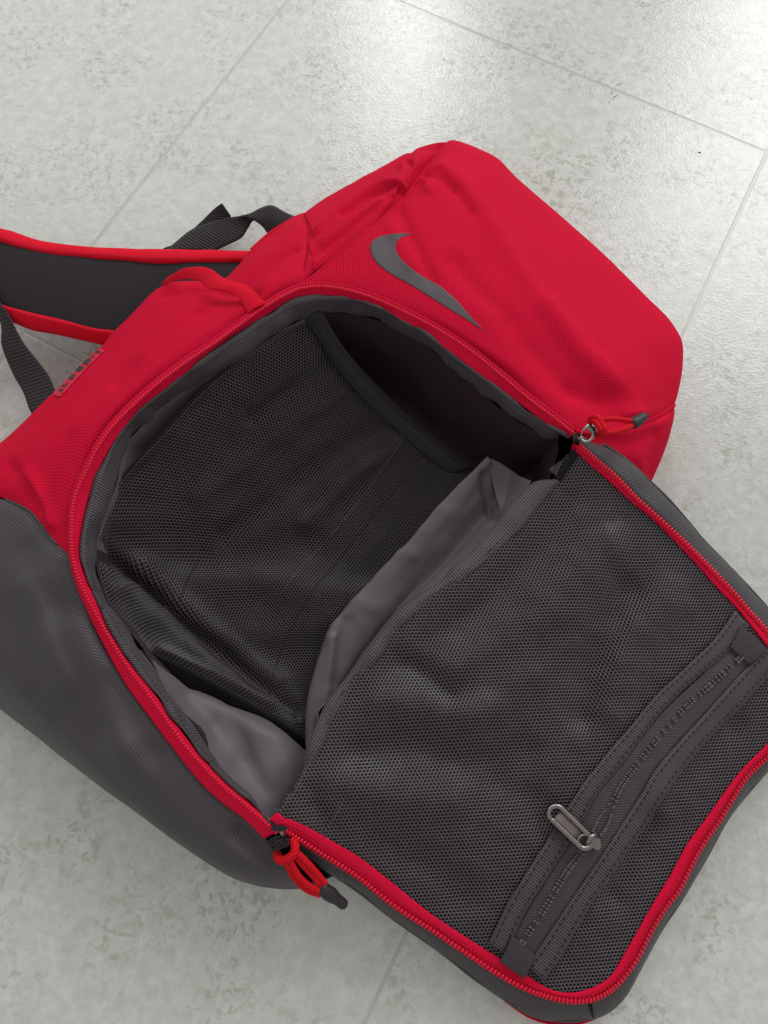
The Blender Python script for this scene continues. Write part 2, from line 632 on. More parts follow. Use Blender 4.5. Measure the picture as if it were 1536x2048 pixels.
ang = math.atan2(W1[1], W1[0])
for a in range(-5, 4):
    for b in range(-5, 4):
        c1 = O1 + (a + 0.5) * TS
        c2 = O2 + (b + 0.5) * TS
        p = W1 * c1 + W2 * c2
        t = bpy.data.objects.new('tile', tm)
        t.location = (p[0], p[1], 0)
        t.rotation_euler = (0, 0, ang)
        link(t, floor)

# ------------------------------------------------------------------ backpack
pack = empty('backpack', tuple(at(700, 1100, 0)), 'red and dark grey sports backpack lying open with its mesh lined flap folded out', 'backpack')

# the rim of the main opening: zip coil line, from the right slider round to the lower slider
T_PX = [(1147, 871, .150), (1115, 845), (1057, 801), (998, 751, .158), (939, 704), (881, 666), (822, 634), (764, 607, .160), (705, 586), (652, 577, .162), (610, 579), (584, 587),
        (531, 617, .166), (483, 651), (422, 695), (362, 736, .168), (301, 784), (241, 841), (200, 893, .166), (180, 934), (164, 966), (152, 997, .162), (146, 1040), (147, 1110, .156),
        (158, 1154), (180, 1203), (219, 1273, .146), (258, 1335), (297, 1386), (336, 1441, .136), (375, 1495), (414, 1538), (453, 1577, .126), (492, 1609), (532, 1644), (553, 1664, .114)]
O_PX = [(1153, 860, .151), (1120, 834), (1062, 790), (1003, 740, .159), (943, 693), (884, 655), (825, 623), (767, 596, .161), (708, 575), (652, 566, .163), (606, 568), (576, 577),
        (523, 608, .166), (476, 641), (414, 685), (354, 726, .168), (293, 774), (233, 831), (191, 885, .165), (170, 928), (153, 962), (142, 993, .160), (136, 1038), (138, 1112, .153),
        (149, 1160), (168, 1207), (207, 1288, .141), (252, 1368), (292, 1424), (331, 1476, .130), (370, 1527), (409, 1573), (449, 1609, .119), (488, 1637), (520, 1669), (543, 1694, .106)]
B0_PX = [(1139, 876, .149), (1108, 856), (1069, 827), (1030, 798), (991, 769), (951, 741, .156), (912, 710), (873, 683), (834, 656), (795, 635), (756, 614, .158), (717, 598), (652, 588, .159), (600, 593),
         (556, 612), (523, 635), (463, 671), (402, 720, .163), (341, 768), (281, 816), (228, 881, .161), (204, 921), (180, 978, .157), (165, 1040), (158, 1110, .151), (172, 1157), (190, 1195), (208, 1240, .143),
         (232, 1285), (264, 1330), (304, 1382), (343, 1436, .133), (382, 1489), (421, 1532), (460, 1571, .122), (499, 1602), (538, 1636), (556, 1654, .112)]
B1_PX = [(1118, 868, .140), (1086, 866), (1027, 830), (969, 783, .142), (910, 736), (852, 683), (793, 648), (734, 625, .142), (676, 619), (624, 624), (584, 643, .144), (535, 671), (495, 703), (442, 728, .146),
         (382, 764), (333, 800), (281, 845), (249, 880), (240, 913, .146), (228, 958), (206, 1028), (191, 1075, .142), (188, 1112), (195, 1154), (211, 1204, .132), (243, 1248), (277, 1293), (317, 1351, .122),
         (356, 1409), (395, 1464), (422, 1511), (461, 1558, .112), (492, 1585), (516, 1609), (524, 1642, .104)]
NT = 420
T = catmull(curve(T_PX), NT)
OT = follow(T, curve(O_PX))
B0 = follow(T, curve(B0_PX))
B1 = follow(B0, curve(B1_PX))


def under(S, lv):
    """Continue a side wall below its widest line, tucking it in towards the floor."""
    cen = np.array([*at(640, 1090, 0.0)[:2]])
    out = []
    for (k, z) in lv:
        R = S.copy()
        R[:, :2] = cen + (S[:, :2] - cen) * (1 - k)
        R[:, 2] = np.minimum(S[:, 2], z * K)
        out.append(R)
    return out


U3 = [(0.004, .060), (0.03, .022), (0.075, .0045)]

# front pocket panel with the logo
fp_rows = [
    curve([(600, 571, .164), (652, 566), (708, 575), (767, 596, .162), (825, 623), (884, 655), (943, 693, .160), (1003, 740), (1062, 790), (1120, 834, .153), (1153, 862, .151)]),
    curve([(640, 540, .163), (700, 536), (760, 554, .165), (800, 575), (870, 622), (940, 670), (1010, 720, .164), (1080, 778), (1145, 825), (1192, 866, .149)]),
    curve([(722, 470, .160), (790, 470), (860, 515, .166), (935, 570), (1010, 640, .168), (1080, 715), (1165, 785), (1242, 856, .139)]),
    curve([(806, 395, .142), (870, 372), (940, 410, .150), (1015, 480), (1095, 575, .150), (1170, 660), (1240, 745, .145), (1280, 790), (1296, 840, .117)]),
    curve([(840, 352, .120), (895, 318), (960, 345, .128), (1040, 425), (1125, 520, .128), (1210, 615), (1280, 690, .122), (1318, 750), (1330, 824, .097)]),
    curve([(866, 315, .092), (898, 281), (928, 286), (969, 303), (998, 320), (1027, 350), (1057, 376), (1115, 426, .090), (1174, 478), (1232, 531), (1291, 590), (1332, 631), (1353, 660), (1364, 689, .086), (1364, 736), (1358, 777), (1350, 810, .080)]),
]
G_front = loft(fp_rows + under(fp_rows[-1], U3), 170, 150)


def dress(G, folds, rum, seed, hold=(1, 1, 1), dip=0.0):
    """Folds and rumples that die out at the sewn edges (u start, u end, v start); dip sinks those edges a little."""
    G0 = G
    nz_ = normals(G)
    fl = 1 if nz_[: max(2, G.shape[0] // 2), :, 2].mean() > 0 else -1
    for (pts, w, a) in folds:
        G = fold(G, pts, w, a, flip=fl)
    for sc_, am, st in rum:
        G = rumple(G, sc_, am, seed, st)
    nv, nu = G.shape[:2]
    su = np.concatenate([np.zeros((nv, 1)), np.cumsum(np.linalg.norm(np.diff(G0, axis=1), axis=2), axis=1)], 1)
    sv = np.concatenate([np.zeros((1, nu)), np.cumsum(np.linalg.norm(np.diff(G0, axis=0), axis=2), axis=0)], 0)
    m = np.ones((nv, nu))
    e = np.zeros((nv, nu))
    for on, d in zip(hold, (su, su[:, -1:] - su, sv)):
        if on:
            t = np.clip(d / 0.010, 0, 1)
            m *= t * t * (3 - 2 * t)
            e = np.maximum(e, np.exp(-(d / 0.0035) ** 2))
    G = G0 + (G - G0) * m[..., None]
    return G - nz_ * fl * (e * dip)[..., None]


def crinkle(G, scale, amp, seed=0.0, stretch=(1, 1, 1)):
    """Sharp little creases of thin lining cloth."""
    N = normals(G)
    out = G.copy()
    for i in range(G.shape[0]):
        for j in range(G.shape[1]):
            p = G[i, j]
            q = Vector((p[0] * scale * stretch[0] + seed, p[1] * scale * stretch[1], p[2] * scale * stretch[2] - seed))
            v = abs(noise.noise(q)) + 0.45 * abs(noise.noise(q * 2.3))
            out[i, j] = p + N[i, j] * amp * v
    return out


G_front = dress(G_front, [
    ([(885, 340), (935, 400), (975, 470), (1020, 545), (1065, 615), (1120, 690), (1190, 760)], 0.013, 0.0045),
    ([(870, 345), (905, 395), (935, 450)], 0.006, -0.003),
    ([(1090, 640), (1150, 715), (1220, 780), (1275, 825)], 0.013, 0.004),
    ([(1130, 800), (1185, 815), (1240, 805)], 0.008, -0.0025),
    ([(1010, 690), (1080, 755), (1130, 800)], 0.010, -0.003),
    ([(785, 410), (805, 470), (835, 545), (860, 600)], 0.006, -0.0030),
    ([(760, 440), (785, 500), (820, 570)], 0.006, 0.002),
    ([(830, 350), (850, 375), (855, 400)], 0.005, 0.004),
    ([(845, 345), (880, 372), (905, 400)], 0.004, -0.0025),
    ([(900, 560), (950, 620), (1010, 670)], 0.010, -0.003),
    ([(1250, 835), (1300, 828), (1345, 808)], 0.006, 0.003),
    ([(640, 555), (700, 505), (760, 450), (800, 405)], 0.004, -0.003),
], [(10, 0.0012, (1, 1, 1)), (45, 0.0003, (1, 1, 1))], 2.0, (1, 1, 1), 0.0006)
front = sheet('front_panel', G_front, RED, pack, 0.0015, label='red front pocket panel with a dark grey logo')
S_front = Surf(G_front)

# lower side of the bag (upper left in view): the strip between the front seam and the ground
sp_rows = [
    curve([(600, 571, .163), (629, 543, .160), (693, 496), (746, 449, .158), (780, 419), (806, 395, .142), (824, 374), (840, 352, .119), (873, 317, .088)]),
    curve([(612, 520, .160), (650, 500), (700, 462, .158), (745, 425), (785, 390, .154), (805, 365), (822, 338, .140), (850, 318), (889, 306, .086)]),
    curve([(618, 485, .145), (660, 455), (710, 415, .142), (760, 380), (795, 352, .138), (818, 322), (838, 305), (898, 296, .084)]),
    curve([(609, 424, .092), (640, 402), (700, 370), (757, 338), (790, 318), (812, 306), (822, 306), (832, 298), (848, 293), (880, 286, .090), (904, 286, .082)]),
]
G_side = loft(sp_rows + under(sp_rows[-1], U3), 110, 90)
G_side = dress(G_side, [
    ([(640, 470), (690, 420), (730, 385), (770, 372), (800, 395)], 0.007, 0.0055),
    ([(690, 440), (740, 400), (780, 392), (800, 402)], 0.0045, -0.0045),
    ([(650, 510), (710, 462), (760, 430)], 0.006, 0.004),
    ([(817, 308), (821, 335), (814, 362)], 0.0035, -0.0045),
    ([(806, 320), (808, 345), (800, 372)], 0.005, 0.003),
    ([(632, 543), (693, 496), (746, 449), (795, 405)], 0.0035, -0.003),
], [(18, 0.0014, (1, 1, 1)), (60, 0.0005, (1, 1, 1))], 5.0, (1, 1, 1), 0.0006)
side = sheet('side_panel', G_side, RED, pack, 0.0015, label='creased red side panel near the base of the bag')

# long red side
lp_S = curve([(610, 424, .092), (583, 433), (546, 462), (504, 494), (458, 546), (440, 558, .096), (400, 560), (352, 563), (326, 572), (300, 592), (258, 637), (225, 667), (204, 692, .100), (158, 733), (108, 783), (71, 821), (42, 850), (0, 885), (-60, 920), (-120, 955, .090)])
lp_rows = [
    curve([(600, 571, .163), (576, 577), (523, 608, .166), (476, 641), (414, 685), (354, 726, .168), (293, 774), (233, 831), (191, 885, .165), (170, 928), (153, 962), (142, 993, .160), (136, 1038), (140, 1112, .153)]),
    curve([(620, 545, .160), (585, 548), (535, 578, .166), (480, 618), (425, 655), (362, 695, .170), (300, 742), (238, 800), (180, 860, .168), (140, 920), (112, 985), (102, 1078, .150)]),
    curve([(620, 482, .142), (580, 505), (535, 540, .148), (485, 585), (430, 612), (370, 640, .158), (308, 688), (248, 740), (188, 798), (128, 858, .152), (85, 905), (55, 960), (50, 1017, .138)]),
    lp_S,
]
G_left = loft(lp_rows + under(lp_S, U3), 230, 120)
G_left = dress(G_left, [
    ([(611, 430), (629, 467), (622, 485), (627, 515), (628, 543)], 0.004, -0.0025),
    ([(600, 450), (560, 490), (520, 530), (470, 580)], 0.008, 0.003),
    ([(590, 520), (550, 540), (505, 585)], 0.007, -0.004),
    ([(325, 570), (395, 575), (450, 590), (515, 622)], 0.008, -0.0045),
    ([(420, 590), (370, 660), (300, 730)], 0.012, 0.003),
    ([(400, 650), (330, 715), (250, 790)], 0.007, -0.003),
    ([(60, 960), (90, 1000), (115, 1060)], 0.007, 0.004),
    ([(20, 930), (60, 985), (75, 1040)], 0.006, -0.003),
    ([(150, 900), (110, 960), (100, 1030)], 0.010, -0.003),
    ([(-30, 985), (50, 1018), (142, 1113)], 0.004, -0.0025),
], [(10, 0.0026, (1, 1, 1)), (45, 0.0005, (1, 1, 1))], 9.0, (1, 1, 1), 0.0012)
left = sheet('side_panel', G_left, RED, pack, 0.0015, label='long red side panel beside the zip')
S_left = Surf(G_left)
S_side = Surf(G_side, G_left)

# dark grey end of the bag
dk_S = curve([(-120, 955, .090), (-185, 1060, .07), (-190, 1190, .055), (-110, 1320, .048), (0, 1415, .046), (72, 1472), (179, 1558), (287, 1637, .040), (394, 1715), (458, 1755, .042), (516, 1774), (573, 1780), (620, 1772, .046), (690, 1740, .046)])
dk_rows = [
    curve([(140, 1112, .153), (149, 1160), (168, 1207), (207, 1288, .141), (252, 1368), (292, 1424), (331, 1476, .130), (370, 1527), (409, 1573), (449, 1609, .119), (488, 1637), (520, 1669), (560, 1700, .104)]),
    curve([(102, 1078, .150), (95, 1150), (125, 1220), (165, 1300, .142), (210, 1375), (252, 1430), (292, 1485, .130), (335, 1540), (380, 1592), (425, 1640, .116), (470, 1675), (515, 1705), (575, 1728, .100)]),
    curve([(50, 1017, .138), (15, 1110), (30, 1210), (85, 1310, .136), (140, 1385), (195, 1450), (245, 1510, .126), (300, 1570), (355, 1625), (410, 1675, .110), (465, 1712), (520, 1738), (590, 1750, .095)]),
    curve([(-40, 985, .118), (-95, 1100), (-80, 1210), (0, 1345, .112), (66, 1417), (130, 1483), (195, 1550, .098), (265, 1609), (330, 1663), (398, 1710, .086), (459, 1746), (520, 1766), (608, 1770, .076)]),
    dk_S,
]
G_dark = loft(dk_rows + under(dk_S, [(0.008, .028), (0.03, .012), (0.07, .0045)]), 200, 130)
G_dark = dress(G_dark, [
    ([(120, 1240), (150, 1310), (175, 1380), (190, 1450)], 0.018, -0.007),
    ([(165, 1270), (200, 1345), (225, 1420), (250, 1480)], 0.016, 0.006),
    ([(80, 1180), (100, 1260), (130, 1350)], 0.018, 0.008),
    ([(60, 1110), (80, 1160), (120, 1200)], 0.012, -0.003),
    ([(230, 1370), (262, 1430), (300, 1500)], 0.012, -0.004),
    ([(480, 1670), (505, 1700), (540, 1720)], 0.009, -0.006),
    ([(540, 1690), (580, 1725), (610, 1745)], 0.010, 0.004),
    ([(30, 1230), (60, 1320), (120, 1420)], 0.016, -0.004),
    ([(-30, 985), (50, 1018), (100, 1080), (142, 1113)], 0.004, -0.002),
], [(7, 0.0020, (1, 1, 1)), (40, 0.0004, (1, 1, 1))], 13.0, (1, 0, 1), 0.0012)
dark = sheet('end_panel', G_dark, GREY, pack, 0.0015, label='dark grey coated cloth end of the bag')
S_dark = Surf(G_dark)

# far side wall: red corner at the right slider, running on beneath the flap
rs_S = curve([(1350, 810, .080), (1349, 830), (1345, 850, .078), (1335, 889), (1312, 950, .070), (1262, 1050), (1180, 1150, .055), (1080, 1280), (960, 1430, .045), (840, 1570), (740, 1680), (690, 1740, .046)])
rs_rows = [
    curve([(1350, 810, .080), (1330, 824, .097), (1296, 840, .117), (1242, 856, .139), (1192, 866, .149), (1150, 884, .146), (1120, 990, .112), (1040, 1090, .105), (950, 1180), (850, 1280, .095), (760, 1400), (670, 1540, .085), (590, 1690, .085)]),
    curve([(1350, 810, .080), (1338, 836, .095), (1312, 858, .108), (1272, 890, .118), (1222, 945, .116), (1160, 1040, .098), (1080, 1140, .09), (960, 1290, .085), (840, 1440), (740, 1560, .072), (660, 1670), (630, 1715, .066)]),
    rs_S,
]
G_right = loft(rs_rows + under(rs_S, U3), 150, 80)
G_right = dress(G_right, [([(1215, 890), (1270, 880), (1320, 850)], 0.006, -0.003), ([(1290, 900), (1300, 930), (1290, 960)], 0.01, 0.003)], [(18, 0.0022, (1, 1, 1))], 17.0, (1, 0, 1), 0.0016)
sheet('side_panel', G_right, RED, pack, 0.0015, label='red side wall at the hinge of the flap')
S_right = Surf(G_right, G_front)

# back panel the bag lies on
ring = np.vstack([under(fp_rows[-1], [(0.07, .0042)])[0][::3], under(rs_S, [(0.07, .0042)])[0], under(dk_S, [(0.07, .0042)])[0][::-1], under(lp_S, [(0.07, .0042)])[0][::-1], under(sp_rows[-1], [(0.07, .0042)])[0]])
mid_ = ring.mean(0)
nr = len(ring)
Vb = list(ring) + [mid_] + [r + np.array([0, 0, 0.006]) for r in ring] + [mid_ + np.array([0, 0, 0.006])]
Fb = [(i, nr, (i + 1) % nr) for i in range(nr)] + [(nr + 1 + i, nr + 1 + (i + 1) % nr, 2 * nr + 1) for i in range(nr)]
mesh_obj('back_panel', Vb, Fb, GREY, pack, smooth=False)

# seams of the outer shell
seam_a = np.array([G_front[k, 0] for k in range(0, 120)])
seam_b = np.array([G_front[k, -1] for k in range(0, 120)])
for sm in (seam_a, seam_b):
    tube('seam_piping', catmull(sm[::6], 80) - np.array([0, 0, 0.0008]), 0.0019, RED, pack, 8)
tube('seam_piping', S_side.line([(611, 427), (629, 467), (620, 482), (626, 514), (629, 541)], 0.0002, 60), 0.0011, RED, pack, 6)
stitches('seam_stitching', S_side.line([(604, 432), (621, 468), (612, 483), (619, 514), (622, 540)], 0.0002, 60), 0.0042, 0.36, 0.0005, RTHREAD, pack)
tube('seam_piping', S_left.line([(0, 997), (29, 1009), (50, 1017), (64, 1041), (88, 1064), (117, 1091), (138, 1110)], 0.0003, 60), 0.0009, GREY, pack, 6)

# printed logo on the front pocket
up_e = [(966, 660), (940, 632), (910, 598), (875, 570), (841, 551), (813, 529), (798, 513), (791, 496), (796, 481), (808, 473), (825, 469)]
lo_e = [(966, 660), (935, 640), (900, 619), (860, 594), (818, 568), (783, 549), (759, 531), (745, 514), (740, 496), (745, 483), (759, 474), (783, 469), (813, 467), (825, 469)]
ue, le = catmull(np.array(up_e, float), 90), catmull(np.array(lo_e, float), 90)
Lg = np.zeros((12, 90, 3))
for i, t in enumerate(np.linspace(0, 1, 12)):
    for j in range(90):
        q = ue[j] * (1 - t) + le[j] * t
        Lg[i, j] = S_front(q[0], q[1], 0.0004)[0]
mesh_obj('logo', Lg.reshape(-1, 3), grid_faces(12, 90, 0, normals(Lg)[..., 2].mean() < 0), LOGO, front, grid_uv(Lg), thick=0.0003)

# zip round the opening
zt = np.stack([OT + np.array([0, 0, 0.0012]), OT * 0.45 + T * 0.55 + np.array([0, 0, 0.0008]), T + np.array([0, 0, 0.0002]), T * 0.35 + B0 * 0.65 - np.array([0, 0, 0.0015]), B0 - np.array([0, 0, 0.002])])
Gz = loft(list(zt), NT, 13)
zipper = sheet('zipper', Gz, RED_TAPE, pack, 0.0009)
_, sdv = side_vec(T)
sdv = B0 - OT
coil('zipper_teeth', T + np.array([0, 0, 0.0022]), sdv, 0.0026, 0.0016, 0.00110, RED_COIL, zipper, 0.0008)
stitches('zipper_stitching', OT * 0.8 + T * 0.2 + np.array([0, 0, 0.0012]), 0.0034, 0.34, 0.0004, RTHREAD, zipper)

# ribbed binding turned in round the rim, slightly rucked
NB = 420
dn = np.array([0, 0, -1.0])
wob = np.array([noise.noise(Vector((i * 0.11, 3.3, 0))) * 0.0016 + noise.noise(Vector((i * 0.035, 8.3, 0))) * 0.002 for i in range(NB)])
edge = B1 + (B1 - B0) * (wob * 60)[:, None] * 0.6
mdl = B0 * 0.5 + edge * 0.5 + np.array([0, 0, 0.0045]) + wob[:, None] * np.array([0, 0, 1.0])
bind_rows = [B0 + np.array([0, 0, -0.001]), B0 * 0.8 + edge * 0.2 + np.array([0, 0, 0.0026]), mdl, B0 * 0.15 + edge * 0.85 + np.array([0, 0, 0.0022]), edge + np.array([0, 0, -0.002]), edge + (B0 - B1) * 0.15 + np.array([0, 0, -0.010])]
Gb = np.zeros((16, NB, 3))
for j in range(NB):
    Gb[:, j] = catmull(np.array([r[j] for r in bind_rows]), 16)
Gb = rumple(Gb, 55, 0.0028, 4.0)
binding = sheet('rim_binding', Gb, GROS, pack, 0.0012, label='dark ribbed binding round the opening')
S_bind = Surf(Gb)
stitches('stitching', Gb[4] + np.array([0, 0, 0.0004]), 0.0038, 0.33, 0.0003, DTHREAD, binding)

# inner lining of the cavity
hinge = curve([(1120, 890, .130), (1085, 1000, .105), (1000, 1080, .095), (900, 1180, .09), (800, 1290, .085), (720, 1400, .08), (640, 1520, .078), (560, 1640, .09)])
loop = np.vstack([catmull(B1[::-1], 120)[::-1] + np.array([0, 0, -0.006]), catmull(hinge[::-1], 60)[1:-1]])
cen = loop.mean(0)
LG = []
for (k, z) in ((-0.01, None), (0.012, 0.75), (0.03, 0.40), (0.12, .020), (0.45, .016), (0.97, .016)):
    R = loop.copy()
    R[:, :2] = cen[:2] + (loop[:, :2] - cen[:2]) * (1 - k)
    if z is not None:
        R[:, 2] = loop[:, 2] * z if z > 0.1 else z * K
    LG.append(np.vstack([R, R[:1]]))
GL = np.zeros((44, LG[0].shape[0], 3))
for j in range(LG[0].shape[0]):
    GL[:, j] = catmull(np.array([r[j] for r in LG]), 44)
GL = crinkle(GL, 16, 0.004, 21.0)
sheet('lining', GL[:, :38], SHADED_LINING, pack, None, label='lining under the front pocket with deep shade in its colour')
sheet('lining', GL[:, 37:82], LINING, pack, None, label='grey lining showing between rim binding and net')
sheet('lining', GL[:, 81:], SHADED_LINING, pack, None, label='lining of the main compartment with deep shade in its colour')

# grey lining of the end wall
el_rows = [
    curve([(254, 1297, .127), (303, 1358), (342, 1416), (381, 1471), (410, 1517), (448, 1566, .113), (482, 1592), (508, 1620), (528, 1662, .100)]),
    curve([(285, 1302, .112), (340, 1362), (390, 1415, .098), (440, 1470), (480, 1520), (520, 1570, .090), (548, 1600), (570, 1640, .082)]),
    curve([(298, 1326, .104), (372, 1371, .086), (450, 1412), (490, 1437, .076), (568, 1485), (598, 1507), (618, 1522), (632, 1560, .066)]),
    curve([(312, 1336, .072), (384, 1380, .055), (462, 1421), (500, 1446, .045), (577, 1493), (606, 1514), (626, 1530), (645, 1570, .045)]),
]
GE = loft(el_rows, 140, 80)
GE = dress(GE, [
    ([(430, 1440), (455, 1475), (470, 1520)], 0.010, -0.003),
    ([(480, 1430), (505, 1470), (530, 1530)], 0.012, 0.003),
    ([(520, 1450), (560, 1500), (580, 1560)], 0.016, 0.004),
    ([(360, 1380), (400, 1420), (420, 1480)], 0.010, -0.002),
], [], 23.0, (0, 0, 0))
GE = crinkle(GE, 20, 0.0022, 23.0, (1, 0.6, 1))
for cr_ in ([(395, 1388), (432, 1420), (470, 1490)], [(505, 1445), (515, 1490), (545, 1560)], [(470, 1425), (500, 1455), (560, 1475)]):
    GE = fold(GE, cr_, 0.0060, 0.0011, 0.08, 1 if normals(GE)[..., 2].mean() > 0 else -1)
sheet('lining', GE, LINING, pack, 0.0008, label='smooth grey lining inside the end of the bag')


# ------------------------------------------------------------------ nets
def hex_net(name, place, ua, ub, va, vb, pitch, inside, mat, parent, strand=0.30, depth=0.0007, **kw):
    """Knitted net: honeycomb of round holes laid over place(u,v) -> point, normal."""
    dx = pitch
    dy = pitch * math.sqrt(3) / 2
    V, Fc, key = [], [], {}
    R6 = pitch / math.sqrt(3)

    def vert(x, y, z, c=None):
        k = (round(x / pitch * 400), round(y / pitch * 400), c)
        if k in key:
            return key[k]
        p, n = place(x, y)
        V.append(p + n * z)
        key[k] = len(V) - 1
        return key[k]
    j = 0
    y = va
    while y < vb:
        x = ua + (0.5 * dx if j % 2 else 0)
        i = 0
        while x < ub:
            if inside(x, y):
                o, h = [], []
                for k in range(6):
                    t = math.pi / 6 + k * math.pi / 3
                    o.append(vert(x + R6 * math.cos(t), y + R6 * math.sin(t), depth))
                    t2 = t + math.pi / 6
                    o.append(vert(x + R6 * 0.866 * math.cos(t2), y + R6 * 0.866 * math.sin(t2), depth * 0.8))
                rh = pitch * 0.5 * (1 - strand)
                for k in range(12):
                    t = math.pi / 6 + k * math.pi / 6
                    p, n = place(x + rh * math.cos(t), y + rh * math.sin(t))
                    V.append(p - n * depth * 0.9)
                    h.append(len(V) - 1)
                for k in range(12):
                    k2 = (k + 1) % 12
                    Fc.append((o[k], o[k2], h[k2], h[k]))
            x += dx
            i += 1
        y += dy
        j += 1
    return mesh_obj(name, V, Fc, mat, parent, **kw)


def sampler(G):
    """Bilinear look-up on a grid by arc length along its two directions."""
    nv, nu = G.shape[:2]
    N = normals(G)
    if N[..., 2].mean() < 0:
        N = -N
    Lu = np.mean(np.sum(np.linalg.norm(np.diff(G, axis=1), axis=2), axis=1))
    Lv = np.mean(np.sum(np.linalg.norm(np.diff(G, axis=0), axis=2), axis=0))

    def place(u, v):
        a = min(max(u / Lu, 0), 1) * (nu - 1.001)
        b = min(max(v / Lv, 0), 1) * (nv - 1.001)
        i, j = int(b), int(a)
        fa, fb = a - j, b - i
        q = ((1 - fa) * (1 - fb), fa * (1 - fb), (1 - fa) * fb, fa * fb)
        p = G[i, j] * q[0] + G[i, j + 1] * q[1] + G[i + 1, j] * q[2] + G[i + 1, j + 1] * q[3]
        return p, N[i, j]
    return place, Lu, Lv


# net pocket inside the main compartment
ni_rows = [
    curve([(640, 632, .132), (600, 640), (535, 678, .138), (475, 722), (405, 782, .136), (325, 868), (238, 966, .134), (208, 1040), (190, 1110, .130), (198, 1172), (236, 1248, .118), (282, 1298, .108)]),
    curve([(672, 690, .112), (620, 720), (545, 770, .108), (480, 820), (410, 890, .104), (345, 965), (285, 1045, .100), (245, 1100), (235, 1145, .100), (248, 1195), (280, 1255, .098), (315, 1312, .096)]),
    curve([(720, 755, .085), (660, 800), (590, 860, .074), (520, 930), (455, 1005, .066), (400, 1080), (355, 1150, .066), (330, 1205), (335, 1255, .074), (390, 1348, .084)]),
    curve([(790, 838, .066), (730, 895), (660, 970, .054), (590, 1060), (530, 1150, .048), (480, 1235), (465, 1300, .056), (490, 1404, .074)]),
    curve([(860, 895, .058), (800, 970), (730, 1065, .046), (655, 1180), (590, 1290, .046), (560, 1370), (552, 1436, .066)]),
    curve([(945, 945, .056), (890, 1040), (810, 1150, .050), (730, 1260), (660, 1370, .052), (632, 1420), (612, 1478, .060)]),
]
GN = loft(ni_rows, 150, 110)
GN = dress(GN, [
    ([(186, 1090), (242, 1132), (330, 1215), (420, 1290), (500, 1355), (575, 1412)], 0.0065, -0.0075),
    ([(230, 1165), (320, 1250), (420, 1320), (520, 1395)], 0.008, 0.004),
    ([(260, 1105), (350, 1190), (450, 1270), (540, 1340)], 0.008, 0.0045),
    ([(700, 735), (600, 790), (480, 880), (380, 960)], 0.008, 0.004),
    ([(760, 795), (650, 860), (540, 950), (430, 1030)], 0.010, -0.005),
    ([(800, 840), (700, 910), (600, 1000)], 0.008, 0.005),
    ([(660, 700), (590, 745), (500, 810)], 0.006, -0.004),
    ([(260, 1110), (400, 1120), (560, 1130), (700, 1150)], 0.014, 0.005),
    ([(360, 1090), (470, 1060), (600, 1040)], 0.014, -0.004),
    ([(480, 1240), (560, 1230), (650, 1200)], 0.014, 0.004),
    ([(300, 1292), (400, 1330), (500, 1380), (590, 1430)], 0.005, 0.003),
], [(18, 0.006, (1, 1, 1)), (45, 0.0018, (1, 1, 1))], 31.0)
place, Lu, Lv = sampler(GN)
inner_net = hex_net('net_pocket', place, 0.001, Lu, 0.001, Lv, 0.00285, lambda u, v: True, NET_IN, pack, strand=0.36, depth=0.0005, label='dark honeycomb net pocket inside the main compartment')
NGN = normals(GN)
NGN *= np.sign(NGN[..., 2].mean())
sheet('net_backing', GN - NGN * 0.0032, SHADED_LINING, inner_net, None)
S_net = Surf(GN)
# sewn line across the net, and a black strip standing in for the shade below its edge
stitches('stitching', S_net.line([(812, 868), (770, 930), (720, 1000), (655, 1080), (590, 1150), (560, 1190)], 0.0008, 80), 0.0030, 0.4, 0.0005, THREAD, inner_net)
shade_a = S_net.line([(277, 1296), (344, 1324), (414, 1361), (492, 1404), (552, 1437), (612, 1474)], 0.0012, 60)
shade_b = curve([(292, 1318, .090), (352, 1364), (420, 1404, .066), (490, 1446), (556, 1488, .052), (614, 1526, .044)])
sheet('shade_strip', loft([shade_a, shade_b], 60, 6), MATTE_BLACK, inner_net, 0.001)

# elastic edge of the net pocket
ea = curve([(602, 628, .140), (622, 655, .130), (655, 708, .112), (700, 768, .094), (780, 848, .072), (850, 908, .062), (905, 950, .056)])
eb = curve([(648, 625, .142), (662, 655, .132), (695, 704, .114), (742, 758, .096), (818, 832, .074), (886, 888, .064), (945, 935, .058)])
Ge = loft([ea, between(ea, eb, .5, .003), eb], 90, 12)
elastic = sheet('elastic_band', Ge, ELAST, pack, 0.0016, label='black elastic top edge of the net pocket')
for fr in (2, 4, 7, 9):
    tube('elastic_rib', Ge[fr] + np.array([0, 0, 0.0002]), 0.0008, ELAST, elastic, 5)

# folded lining at the flap hinge
E_r = curve([(975, 913, .098), (892, 997, .092), (814, 1087, .086), (756, 1146, .082), (697, 1212, .079), (666, 1251, .077), (639, 1317, .074), (619, 1388, .070), (612, 1458, .066), (613, 1506, .064)])
C_r = curve([(984, 932, .092), (966, 968, .086), (932, 1017), (853, 1110, .078), (799, 1177), (767, 1231), (728, 1282, .072), (690, 1345), (650, 1424, .068), (622, 1495, .068)])
D_r = curve([(1020, 945, .086), (990, 1005, .074), (950, 1062), (875, 1145, .066), (812, 1203), (775, 1243), (735, 1295, .064), (696, 1350), (654, 1414, .064), (625, 1482, .066)])
W_r = curve([(1062, 962, .122), (1044, 990), (1008, 1036), (958, 1092, .118), (898, 1150), (820, 1210), (782, 1246, .114), (742, 1297), (703, 1350), (664, 1398, .106), (636, 1452), (618, 1510, .100)])
bk = E_r + np.array([0.004, -0.002, -0.012]) * 1.0
bk2 = E_r + np.array([0.022, -0.018, -0.035])
GF = loft([bk2, bk, E_r, between(E_r, C_r, .5, .003), C_r, D_r, W_r], 180, 90)
